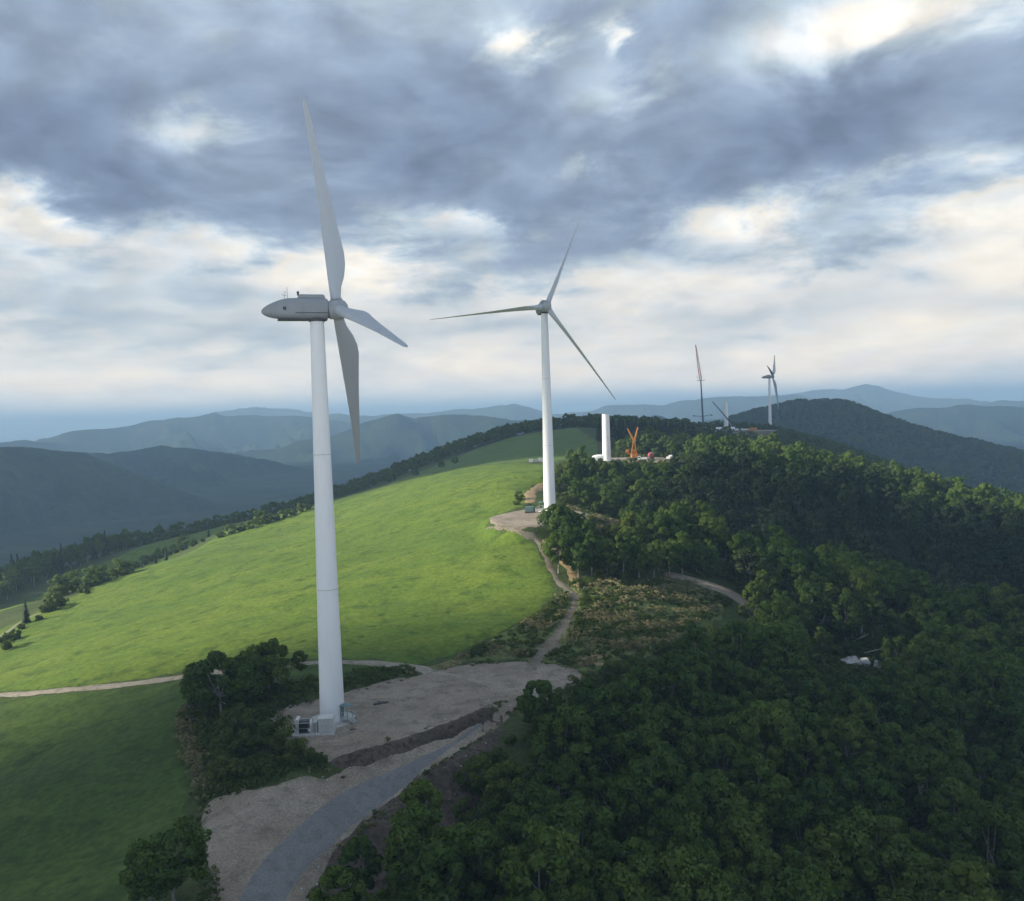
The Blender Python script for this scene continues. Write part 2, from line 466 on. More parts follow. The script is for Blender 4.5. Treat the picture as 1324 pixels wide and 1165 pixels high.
class MB:
    """collects pieces of ONE part as a mesh"""
    def __init__(s):
        s.v = []; s.f = []

    def add(s, V, F):
        o = len(s.v); s.v += [tuple(map(float, p)) for p in V]; s.f += [tuple(i + o for i in f) for f in F]; return s

    def box(s, c, d, rz=0.0, taper=1.0):
        cx, cy, cz = c; hx, hy, hz = d[0] / 2, d[1] / 2, d[2] / 2; V = []
        for z, k in ((-hz, 1), (hz, taper)):
            for x, y in ((-1, -1), (1, -1), (1, 1), (-1, 1)):
                X, Y = x * hx * k, y * hy * k
                V.append((cx + X * math.cos(rz) - Y * math.sin(rz), cy + X * math.sin(rz) + Y * math.cos(rz), cz + z))
        return s.add(V, [(3, 2, 1, 0), (4, 5, 6, 7), (0, 1, 5, 4), (1, 2, 6, 5), (2, 3, 7, 6), (3, 0, 4, 7)])

    def tube(s, a, b, ra, rb=None, n=8, square=False):
        a = Vector(a); b = Vector(b); rb = ra if rb is None else rb
        q = (b - a).to_track_quat('Z', 'Y'); V = []
        n = 4 if square else n
        for P, rr in ((a, ra), (b, rb)):
            for k in range(n):
                an = 2 * math.pi * (k + .5) / n
                V.append(P + q @ Vector((rr * math.cos(an), rr * math.sin(an), 0)))
        F = [(k, (k + 1) % n, n + (k + 1) % n, n + k) for k in range(n)] + [tuple(range(n - 1, -1, -1)), tuple(range(n, 2 * n))]
        return s.add(V, F)

    def lathe(s, prof, n=32, M=None):
        """profile of (radius, z) round the z axis"""
        V = []; F = []
        for r, z in prof:
            for k in range(n):
                a = 2 * math.pi * k / n; p = Vector((r * math.cos(a), r * math.sin(a), z))
                V.append(M @ p if M else p)
        for i in range(len(prof) - 1):
            for k in range(n):
                F.append((i * n + k, i * n + (k + 1) % n, (i + 1) * n + (k + 1) % n, (i + 1) * n + k))
        F.append(tuple(range(n - 1, -1, -1))); F.append(tuple(range((len(prof) - 1) * n, len(prof) * n)))
        return s.add(V, F)

    def loft(s, rings, cap=True):
        n = len(rings[0]); V = [p for r in rings for p in r]; F = []
        for i in range(len(rings) - 1):
            for k in range(n):
                F.append((i * n + k, i * n + (k + 1) % n, (i + 1) * n + (k + 1) % n, (i + 1) * n + k))
        if cap:
            F.append(tuple(range(n - 1, -1, -1))); F.append(tuple(range((len(rings) - 1) * n, len(rings) * n)))
        return s.add(V, F)

    def mesh(s, name, smooth=False, bevel=0.0):
        me = bpy.data.meshes.new(name); me.from_pydata(s.v, [], s.f)
        bm = bmesh.new(); bm.from_mesh(me); bmesh.ops.recalc_face_normals(bm, faces=bm.faces)
        if bevel:
            bmesh.ops.bevel(bm, geom=[e for e in bm.edges if e.is_manifold and e.calc_face_angle(0) > 0.6], offset=bevel, segments=2, affect='EDGES')
        bm.to_mesh(me); bm.free()
        if smooth:
            for p in me.polygons:
                p.use_smooth = True
            me.set_sharp_from_angle(angle=R(38))
        return me

    def build(s, name, mat, parent=None, smooth=False, bevel=0.0):
        return link(name, s.mesh(name, smooth, bevel), mat, parent)


# ------------------------------------------------------------------ materials
def new_mat(name):
    m = bpy.data.materials.new(name); m.use_nodes = True; t = NT(m.node_tree); t.n.clear()
    out = t.node('ShaderNodeOutputMaterial')
    return m, t, out


def ground_mat(name, cols, s1, s2, rough=0.9, bump=0.3, bscale=1.5, bdist=0.2, stretch=(1, 1, 1), spots=None, detail2=6.0):
    """three-colour ground from two noises, with relief"""
    m, t, out = new_mat(name)
    P = t.node('ShaderNodeNewGeometry').outputs['Position']
    Q = t.vmath('MULTIPLY', P, stretch)
    a = t.noise(Q, s1, 4.0, 0.6, 0.4); b = t.noise(P, s2, detail2, 0.65)
    c = t.mix(t.maprange(a, 0.38, 0.62), cols[0], cols[1])
    c = t.mix(t.maprange(b, 0.45, 0.72), c, cols[2])
    if spots:
        sp = t.noise(P, spots[1], 5.0, 0.6)
        c = t.mix(t.maprange(sp, spots[2], spots[2] + .08), c, spots[0])
    f = t.noise(P, bscale, 6.0, 0.65)
    c = t.mix(t.maprange(f, 0.35, 0.65, 0.0, 0.75), t.vmath('SCALE', c, 1.12), t.vmath('SCALE', c, 0.62))
    bs = t.node('ShaderNodeBsdfPrincipled', {'Base Color': c, 'Roughness': rough, 'Specular IOR Level': 0.15})
    if bump:
        bp = t.node('ShaderNodeBump', {'Strength': bump, 'Distance': bdist, 'Height': f})
        t.l.new(bp.outputs[0], bs.inputs['Normal'])
    t.l.new(bs.outputs[0], out.inputs[0])
    return m


def paint_mat(name, c, rough=0.45, metallic=0.0, dirt=0.12, scale=0.6):
    m, t, out = new_mat(name)
    P = t.node('ShaderNodeTexCoord').outputs['Object']
    a = t.noise(t.vmath('MULTIPLY', P, (1, 1, 0.25)), scale, 6.0, 0.65)
    cc = t.mix(t.maprange(a, 0.45, 0.8, 0.0, dirt), c, tuple(v * 0.45 for v in c))
    r = t.maprange(a, 0.3, 0.8, rough, min(1, rough + .2))
    bs = t.node('ShaderNodeBsdfPrincipled', {'Base Color': cc, 'Roughness': r, 'Metallic': metallic})
    t.l.new(bs.outputs[0], out.inputs[0])
    return m


def leaf_mat(name, c1, c2, c3, trans=0.3):
    m, t, out = new_mat(name)
    oi = t.node('ShaderNodeObjectInfo'); P = t.node('ShaderNodeTexCoord').outputs['Object']
    W = t.node('ShaderNodeNewGeometry').outputs['Position']
    c = t.ramp(oi.outputs['Random'], [(0.0, c1), (0.45, tuple(.6 * a + .4 * b for a, b in zip(c1, c2))), (0.8, c2), (0.93, tuple(v * k for v, k in zip(c2, (1.12, 1.04, 1.0)))), (1.0, tuple(v * k for v, k in zip(c2, (1.2, 1.05, 1.0))))])
    n = t.noise(P, 0.55, 2.0, 0.5)
    c = t.mix(t.maprange(n, 0.42, 0.68), c, c3)
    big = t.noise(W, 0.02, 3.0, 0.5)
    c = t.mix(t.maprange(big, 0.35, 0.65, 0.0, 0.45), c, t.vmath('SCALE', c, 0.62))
    rnd = t.node('ShaderNodeNewGeometry').outputs['Random Per Island']
    c = t.mix(t.math('MULTIPLY', rnd, 0.5), c, t.vmath('SCALE', c, 0.5))
    d = t.node('ShaderNodeBsdfPrincipled', {'Base Color': c, 'Roughness': 0.62, 'Specular IOR Level': 0.25})
    tr = t.node('ShaderNodeBsdfTranslucent', {'Color': t.mix(0.5, c, t.vmath('MULTIPLY', c, (1.7, 1.5, 0.6)))})
    mx = t.node('ShaderNodeMixShader', {0: trans, 1: d.outputs[0], 2: tr.outputs[0]})
    t.l.new(mx.outputs[0], out.inputs[0])
    return m


M = {}
M['under'] = ground_mat('undergrowth', ((.045, .072, .020), (.065, .095, .028), (.075, .078, .035)), 0.08, 0.5, bump=0.8, bscale=0.9, bdist=0.6)
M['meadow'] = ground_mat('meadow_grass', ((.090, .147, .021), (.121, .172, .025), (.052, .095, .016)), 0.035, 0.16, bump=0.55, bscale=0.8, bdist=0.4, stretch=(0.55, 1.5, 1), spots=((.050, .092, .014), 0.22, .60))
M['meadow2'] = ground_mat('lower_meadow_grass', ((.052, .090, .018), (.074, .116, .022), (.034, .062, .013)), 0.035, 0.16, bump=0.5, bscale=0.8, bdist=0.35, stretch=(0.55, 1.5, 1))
M['field'] = ground_mat('field_grass', ((.085, .14, .028), (.10, .155, .032), (.06, .105, .024)), 0.03, 0.15, bump=0.4, bscale=0.7, bdist=0.3, stretch=(2.5, .3, 1))
M['gravel'] = ground_mat('pad_gravel', ((.255, .212, .168), (.315, .268, .218), (.175, .146, .115)), 0.10, 0.35, bump=0.5, bscale=3.0, bdist=0.08)
M['road'] = ground_mat('crushed_stone_road', ((.185, .186, .19), (.215, .216, .218), (.15, .15, .152)), 0.14, 0.6, bump=0.3, bscale=5.0, bdist=0.04)
M['track'] = ground_mat('dirt_track', ((.27, .235, .19), (.32, .285, .235), (.19, .165, .125)), 0.15, 0.6, bump=0.4, bscale=3.0, bdist=0.06)
M['path'] = ground_mat('trodden_earth', ((.17, .145, .11), (.21, .185, .145), (.10, .09, .06)), 0.15, 0.7, bump=0.5, bscale=2.5, bdist=0.1)
M['ochre'] = ground_mat('bare_ochre_soil', ((.30, .215, .12), (.36, .27, .16), (.20, .15, .09)), 0.2, 0.7, bump=0.6, bscale=2.0, bdist=0.15)
M['soil'] = ground_mat('dark_soil', ((.085, .068, .055), (.115, .092, .075), (.05, .04, .033)), 0.2, 0.8, bump=0.9, bscale=1.6, bdist=0.35)
M['scrub'] = ground_mat('scrub_ground', ((.105, .150, .045), (.165, .185, .075), (.075, .11, .035)), 0.12, 0.5, bump=0.9, bscale=1.2, bdist=0.5)
M['verge'] = ground_mat('dry_verge', ((.20, .17, .09), (.14, .14, .06), (.09, .10, .04)), 0.2, 0.8, bump=0.7, bscale=2.0, bdist=0.2)
M['hills'] = ground_mat('forested_hills', ((.022, .038, .016), (.052, .078, .028), (.016, .026, .013)), 0.006, 0.04, bump=1.0, bscale=0.07, bdist=16.0, detail2=8.0)
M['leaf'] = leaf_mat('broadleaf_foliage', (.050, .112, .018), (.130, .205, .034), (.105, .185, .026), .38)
M['leafshade'] = leaf_mat('shade_tinted_foliage', (.024, .050, .014), (.042, .074, .018), (.034, .064, .016), .2)  # darker copy of the leaf colour, with the valley's shade painted in
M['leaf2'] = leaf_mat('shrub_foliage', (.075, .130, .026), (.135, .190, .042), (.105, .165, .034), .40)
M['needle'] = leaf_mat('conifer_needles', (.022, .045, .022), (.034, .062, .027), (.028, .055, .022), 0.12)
M['dry'] = leaf_mat('dry_bamboo_grass', (.26, .26, .12), (.40, .37, .20), (.17, .20, .075), 0.25)
M['flower'] = leaf_mat('pale_flower_heads', (.55, .50, .36), (.62, .58, .45), (.40, .37, .24), 0.2)
M['bark'] = ground_mat('grey_bark', ((.24, .22, .19), (.32, .30, .27), (.13, .115, .10)), 0.9, 2.5, bump=0.5, bscale=4, bdist=.05)
M['darkbark'] = ground_mat('brown_bark', ((.10, .075, .055), (.13, .10, .075), (.06, .045, .035)), 0.9, 2.5, bump=0.5, bscale=4, bdist=.05)
M['deadwood'] = ground_mat('bleached_wood', ((.50, .46, .40), (.42, .38, .33), (.30, .27, .23)), 1.0, 3.0, bump=.4, bscale=4, bdist=.04)
M['rock'] = ground_mat('pale_rock', ((.42, .42, .43), (.52, .52, .53), (.26, .26, .27)), 0.5, 1.6, bump=.8, bscale=2.2, bdist=.2)
M['soilrock'] = ground_mat('brown_stone', ((.16, .14, .12), (.22, .19, .165), (.10, .085, .07)), 0.6, 1.8, bump=.6, bscale=3, bdist=.1)
M['concrete'] = ground_mat('concrete', ((.46, .46, .45), (.54, .54, .53), (.36, .36, .35)), 0.5, 1.5, bump=.15, bscale=6, bdist=.02)
M['white'] = paint_mat('tower_white_paint', (.76, .77, .79), 0.42)
M['blade'] = paint_mat('blade_paint', (.42, .45, .49), 0.38)
M['nac'] = paint_mat('nacelle_paint', (.25, .275, .30), 0.42, dirt=.3)
M['hub'] = paint_mat('hub_paint', (.32, .345, .37), 0.4, dirt=.3)
M['steel'] = paint_mat('galvanised_steel', (.45, .46, .47), 0.45, 0.4)
M['dark'] = paint_mat('dark_steel', (.05, .055, .06), 0.5)
M['cab'] = paint_mat('cabinet_paint', (.55, .55, .54), 0.5, dirt=.3)
M['teal'] = paint_mat('teal_paint', (.13, .22, .22), 0.5, dirt=.3)
M['orange'] = paint_mat('crane_orange', (.50, .20, .04), 0.45, dirt=.25)
M['blue'] = paint_mat('crane_blue', (.035, .06, .13), 0.4)
M['red'] = paint_mat('boom_red', (.50, .06, .05), 0.5)
M['pink'] = paint_mat('drum_red', (.42, .09, .09), 0.5)
M['tyre'] = paint_mat('tyre_rubber', (.025, .025, .025), 0.85)
M['glass'] = paint_mat('cab_glass', (.03, .04, .05), 0.08)

# ------------------------------------------------------------------ terrain meshes
me = mesh_np('terrain', np.stack([GXX, GYY, HG], -1).reshape(-1, 3), grid_faces(len(gy), len(gx)))
tag(link('terrain', me, M['under']), kind='structure')
AZ = np.concatenate([np.linspace(R(-75), R(-36), 60, endpoint=False), np.linspace(R(-36), R(36), 620), np.linspace(R(36), R(75), 60)[1:]])
RR = np.concatenate([np.linspace(25, 600, 60, endpoint=False), np.geomspace(600, 3000, 210, endpoint=False), np.geomspace(3000, 12000, 230, endpoint=False), np.geomspace(12000, 40000, 10)])
TA, TR = np.meshgrid(AZ, RR)
HXX, HYY = TR * np.sin(TA), TR * np.cos(TA)
HZZ = base_height(HXX, HYY)
HZZ = np.where(TR > 14000, np.minimum(HZZ, -120), HZZ)
edge = np.minimum(np.minimum(HXX - GX0, GX1 - HXX), np.minimum(HYY - GY0, GY1 - HYY))
inn = edge > 0
HZZ = np.where(inn, H(HXX, HYY) - np.clip(0.3 + edge * 0.1, 0.3, 6), HZZ)
F = grid_faces(len(RR), len(AZ))
deep = (edge > 25).ravel()
F = F[~deep[F].all(1)]
V = np.stack([HXX, HYY, HZZ], -1).reshape(-1, 3)
used = np.zeros(len(V), bool); used[F] = True; idx = np.cumsum(used) - 1
me = mesh_np('hills', V[used], idx[F])
tag(link('hills', me, M['hills']), kind='structure')


def drape(name, sd, bbox, step, lift, mat, feather=0.25, noise=0.35, sink=0.5, seed=0, relief=0.0):
    """a sheet laid on the terrain inside sd > 0; its rim dips below the ground so the edge is uneven"""
    x0, x1, y0, y1 = bbox
    X, Y = np.meshgrid(np.arange(x0, x1 + step, step), np.arange(y0, y1 + step, step))
    s = sd(X, Y) + fbm(X, Y, 4.0, 4, 200 + seed) * noise * 4
    Z = H(X, Y) + np.clip(s * feather, -sink, lift)
    if relief:
        Z = Z + np.clip(s, 0, 1) * np.abs(fbm(X, Y, 2.2, 3, 300 + seed)) * relief
    F = grid_faces(*X.shape); keep = (s.ravel() > -1.0)[F].any(1) & inside(X, Y, 2).ravel()[F].all(1)
    F = F[keep]; V = np.stack([X, Y, Z], -1).reshape(-1, 3)
    u = np.zeros(len(V), bool); u[F] = True; ix = np.cumsum(u) - 1
    return tag(link(name, mesh_np(name, V[u], ix[F]), mat), kind='structure')


def bbox(P, m=4):
    P = np.asarray(P); return P[:, 0].min() - m, P[:, 0].max() + m, P[:, 1].min() - m, P[:, 1].max() + m


def snapbox(P, m=4):
    b = bbox(P, m); return (GX0 + GS * math.floor((b[0] - GX0) / GS), b[1], GY0 + GS * math.floor((b[2] - GY0) / GS), b[3])


def dpoly(name, P, step, lift, mat, **k):
    b = snapbox(P) if step == GS else bbox(P)
    return drape(name, lambda X, Y: sd_poly(P, X, Y), b, step, lift, mat, **k)


def dline(name, L, w, step, lift, mat, **k):
    wf = w if callable(w) else (lambda X, Y: w)
    return drape(name, lambda X, Y: wf(X, Y) - sd_line(L, X, Y), bbox(L, 8), step, lift, mat, **k)


UPPER = np.array(G((-150, 915), (0, 895), (120, 886), (245, 868), (330, 858), (450, 853), (540, 861), (600, 841), (640, 822), (690, 795), (717, 772), (711, 740), (695, 708), (684, 694), (650, 686), (628, 682), (655, 662), (690, 650), (688, 628)) +
                 [np.array(p) for p in ((16, 345), (16, 400), (0, 430), (-45, 475), (-110, 480), (-140, 428), (-158, 362), (-165, 315), (-172, 285))] + G((-60, 862)))
LOWER = np.array(G((-170, 930), (0, 905), (120, 894), (250, 877), (255, 900), (225, 940), (240, 975), (250, 1012), (236, 1060), (215, 1105), (180, 1165), (150, 1260), (-260, 1260)))
WEDGE = np.array(G((300, 884), (405, 861), (470, 860), (530, 868), (500, 876), (410, 890), (340, 898)))
BACK = np.array([(-190, 560), (-128, 590), (-80, 615), (-30, 640), (48, 640), (54, 560), (44, 455), (20, 420), (-10, 445), (-50, 485), (-110, 500), (-150, 540)])
STRIP = np.array([(-215, 300), (-192, 340), (-172, 430), (-150, 500), (-160, 560), (-200, 540), (-225, 480), (-240, 400), (-240, 320)])
dpoly('upper_meadow', UPPER, GS, 0.06, M['meadow'], noise=.25)
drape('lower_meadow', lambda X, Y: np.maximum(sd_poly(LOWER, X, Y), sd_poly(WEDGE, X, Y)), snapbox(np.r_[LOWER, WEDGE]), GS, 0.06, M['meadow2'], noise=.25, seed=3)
dpoly('far_field', BACK, GS, 0.06, M['field'], seed=5)
dpoly('valley_field', STRIP, GS, 0.06, M['meadow'], seed=6)
PATH = smooth_line(G((686, 868), (697, 850), (720, 825), (738, 795), (742, 770), (722, 752), (706, 722), (695, 700), (672, 690), (630, 684)), 8)
SCRUB = smooth_line(G((560, 866), (640, 826), (690, 800), (722, 772), (745, 752), (800, 752), (870, 750), (925, 772), (935, 800), (890, 818), (850, 845), (805, 862), (745, 866), (690, 854), (600, 856)), 4, True)
drape('scrubland', lambda X, Y: np.minimum(sd_poly(SCRUB, X, Y), sd_line(PATH, X, Y) - 0.6), bbox(SCRUB), 0.9, 0.09, M['scrub'], relief=.6, noise=.3)
dpoly('gravel_pad', PAD1, 0.6, 0.12, M['gravel'], noise=.26)
dpoly('gravel_apron', SHELF, 0.6, 0.14, M['gravel'], noise=.26, seed=8)
dpoly('turbine_pad', PAD2, 0.9, 0.12, M['gravel'], noise=.15, seed=2)
dpoly('construction_pad', PAD3, 0.9, 0.12, M['gravel'], noise=.15, seed=4)
ROAD = smooth_line(G((338, 1300), (332, 1200), (360, 1130), (420, 1072), (488, 1022), (564, 978), (622, 940)), 10)
dline('road', ROAD, lambda X, Y: 2.1 * sstep(137, 118, Y) + .5, 0.45, 0.22, M['road'], noise=.03, feather=.5)
CURVE = smooth_line(G((870, 745), (905, 754), (938, 765), (960, 778), (975, 790)), 8)
dline('curved_road', CURVE, 2.4, 0.6, 0.4, M['gravel'], noise=.06, seed=1)
TRACK = smooth_line(G((-120, 922), (0, 899), (120, 890), (245, 873), (330, 864), (450, 857), (540, 865), (600, 878), (660, 893), (720, 905)), 8)
dline('dirt_track', TRACK, 1.25, 0.6, 0.2, M['track'], noise=.1, seed=9)
dline('dirt_path', PATH, lambda X, Y: 0.95 + 1.3 * np.exp(-((Y - 180) / 12) ** 2), 0.6, 0.17, M['path'], noise=.25, seed=10)
dline('field_margin', smooth_line(G((562, 866), (610, 846), (650, 826), (694, 802), (722, 778)), 8), 1.0, 0.6, 0.16, M['verge'], noise=.2, seed=11)
dline('bare_earth_strip', smooth_line(G((745, 752), (733, 730), (716, 712), (706, 700)), 8), 1.3, 0.6, 0.2, M['ochre'], noise=.3, seed=12)
dline('road_shoulder', smooth_line(G((398, 1240), (400, 1150), (440, 1088), (510, 1030), (590, 975), (632, 942)), 10), .5, .5, .26, M['track'], noise=.02, seed=22)
dline('bare_earth_bank', smooth_line([(5, 303), (6, 318), (9, 332), (14, 343)], 8), 2.0, 0.6, 0.18, M['ochre'], noise=.3, seed=13)
RUTS = [G((455, 912), (540, 893), (640, 884), (720, 884)), G((452, 917), (540, 898), (640, 888), (722, 888)), G((470, 935), (540, 915), (620, 900), (700, 893)), G((300, 1120), (340, 1062), (420, 1020), (520, 985)), G((312, 1130), (352, 1070), (430, 1028), (525, 990)),
        G((345, 1180), (370, 1122), (425, 1073), (492, 1023), (566, 979)), G((333, 1180), (358, 1120), (414, 1070), (482, 1020), (558, 976))]
for i_, L_ in enumerate(RUTS):
    dline('wheel_rut', smooth_line(L_, 10), .22, .3, .27 if i_ > 4 else .19, M['path'] if i_ < 5 else M['track'], noise=.06, seed=30 + i_)
STEP = smooth_line(G((436, 990), (500, 970), (560, 952), (630, 926)), 8)
dline('soil_bank', STEP, 1.15, 0.5, 0.22, M['soil'], noise=.12, seed=14, relief=.5)
BANK = smooth_line(G((640, 935), (600, 972), (540, 1015), (470, 1080), (420, 1150), (395, 1260), (470, 1260), (520, 1150), (575, 1070), (610, 1000)), 5, True)
drape('soil_embankment', lambda X, Y: sd_poly(BANK, X, Y) + 2.2, bbox(BANK, 6), 0.75, 0.09, M['soil'], noise=.2, seed=15, relief=.0)
dpoly('earth_slip', smooth_line(G((745, 862), (762, 842), (785, 840), (806, 852), (790, 862)), 5, True), 0.6, 0.2, M['ochre'], noise=.2, seed=16)

# ------------------------------------------------------------------ clouds above the frame's left: they shade the foreground and the country beyond the meadow
_hs = Vector((SDIR.x, SDIR.y, 0)).normalized(); TANE = math.tan(SUN_EL); CLOUD_H = 2500.0


def sun_plane(b, q, h):
    """point at height h on the sun ray with offsets b (across) and q (height where it passes x=y=0)"""
    a = (h - q) / TANE
    return a * _hs.x + b * _hs.y, a * _hs.y - b * _hs.x


m_, t_, out_ = new_mat('cloud_vapour')
df = t_.node('ShaderNodeBsdfDiffuse', {'Color': (.85, .86, .88, 1)}); tl = t_.node('ShaderNodeBsdfTranslucent', {'Color': (.6, .62, .66, 1)})
mx = t_.node('ShaderNodeMixShader', {0: .5, 1: df.outputs[0], 2: tl.outputs[0]}); t_.l.new(mx.outputs[0], out_.inputs[0]); M['cloud'] = m_


def cloud(name, sdf, b0, b1, q0, q1, step, thick):
    B, Q = np.meshgrid(np.arange(b0, b1 + step, step), np.arange(q0, q1 + step, step))
    s = sdf(B, Q) + fbm(B, Q, step * 5, 4, 400) * step * 1.6
    puff = np.sqrt(np.clip(s / (thick * 1.2), 0, 1))
    X, Y = sun_plane(B, Q, CLOUD_H)
    n1 = np.abs(fbm(B, Q, step * 7, 5, 410)); n2 = np.abs(fbm(B, Q, step * 5, 5, 420))
    top = CLOUD_H + puff * thick * (0.7 + 1.2 * n1) + 0.5; bot = CLOUD_H - puff * thick * (0.25 + .5 * n2) - 0.5
    F = grid_faces(*B.shape); F = F[(s.ravel() > 0)[F].any(1)]
    n = B.size; V = np.r_[np.stack([X, Y, top], -1).reshape(-1, 3), np.stack([X, Y, bot], -1).reshape(-1, 3)]
    F = np.r_[F, F[:, ::-1] + n]
    u = np.zeros(len(V), bool); u[F] = True; ix = np.cumsum(u) - 1
    return tag(link(name, mesh_np(name, V[u], ix[F]), M['cloud']), kind='stuff')


_be = np.array([(-400, 150), (-60, 168), (-45, 176), (-30, 182), (-10, 189), (7, 189), (20, 185), (33, 182), (46, 186), (58, 205), (68, 250), (76, 305), (82, 340), (90, 342), (105, 322), (116, 306), (130, 298), (500, 290)])
_bf = np.array([(-2500, 440), (-120, 470), (-80, 478), (-30, 500), (40, 512), (90, 522), (900, 528)])
cloud('cloud', lambda b, q: np.minimum(np.minimum(np.interp(q, _be[:, 0], _be[:, 1]) - b, b + 600), np.minimum(450 - q, q + 380)), -620, 370, -400, 470, 11, 70)
cloud('cloud', lambda b, q: np.minimum(np.minimum(b - np.interp(q, _bf[:, 0], _bf[:, 1]), 4300 - b), np.minimum(q + 1900, np.minimum(1600, 2420 - .24 * b) - q)), 400, 4360, -1960, 1850, 60, 240)

# ------------------------------------------------------------------ wind turbines
HUBH, BLADE_R = 66.0, 37.0


def tower_radius(z):
    return 1.98 + (1.08 - 1.98) * (z / 64.2)


def tower_sections(parent, z0, z1, zs):
    cuts = [z0] + zs + [z1]
    for a, b in zip(cuts[:-1], cuts[1:]):
        pr = [(tower_radius(a), a), (tower_radius(a) + .018, a + .01), (tower_radius(a) + .018, a + .22), (tower_radius(a), a + .23)]
        for k in range(1, 7):
            z = a + .23 + (b - a - .24) * k / 6; pr.append((tower_radius(z), z))
        ts_ = MB().lathe(pr, 48).build('tower_section', M['white'], parent, smooth=True)
        if a > 5:
            MB().lathe([(tower_radius(a) + .02, a - .07), (tower_radius(a) + .035, a - .06), (tower_radius(a) + .035, a + .05), (tower_radius(a) + .02, a + .06)], 48).build('flange_joint', M['cab'], ts_, smooth=True)


def blade_mesh():
    st = [(1.0, 1.7, 1.0, 0), (2.2, 1.7, 1.0, 0), (3.6, 1.95, .80, 4), (5.5, 2.7, .48, 8), (7.5, 3.15, .36, 8), (9.5, 3.2, .30, 6), (13, 2.8, .25, 4), (18, 2.25, .22, 2),
          (24, 1.7, .19, 1), (30, 1.22, .17, 0), (34, .92, .16, -1), (36, .66, .15, -1), (36.7, .40, .15, -1), (37, .08, .2, -1)]
    rings = []; n = 24
    for r, c, th, tw in st:
        ring = []
        le = -0.85 if r < 3 else -0.85 + 0.50 * min(1, (r - 3) / 20)       # straight leading edge, bulging trailing edge
        le = max(le, -0.62 * c) if r > 20 else le
        for k in range(n):
            a = 2 * math.pi * k / n
            u = 0.5 - 0.5 * math.cos(a)
            if th >= 0.99:
                x, y = le + c * u, 0.5 * c * math.sin(a)
            else:
                prof = (1.4845 * math.sqrt(u) - .63 * u - 1.758 * u * u + 1.4215 * u ** 3 - .5075 * u ** 4)
                rnd = math.sin(a if a <= math.pi else 2 * math.pi - a) * .5
                k_ = max(0, (th - .36) / .64)
                yy = (prof * (1 - k_) + rnd * k_) * th * c
                x, y = le + c * u, yy if a <= math.pi else -yy
            t = R(tw); ring.append((x * math.cos(t) - y * math.sin(t), x * math.sin(t) + y * math.cos(t), r))
        rings.append(ring)
    return MB().loft(rings).mesh('blade', True)


BLADE = blade_mesh(); BLADE.materials.append(M['blade'])
COLLAR = MB().lathe([(.93, 1.25), (1.0, 1.27), (1.0, 1.55), (.93, 1.57)], 24).mesh('root_collar', True); COLLAR.materials.append(M['hub'])


def superring(x, hw, hh, zc, n=28, p=3.2):
    r = []
    for k in range(n):
        a = 2 * math.pi * k / n; c, s = math.cos(a), math.sin(a)
        r.append((x, hw * math.copysign(abs(c) ** (2 / p), c), zc + hh * math.copysign(abs(s) ** (2 / p), s)))
    return r


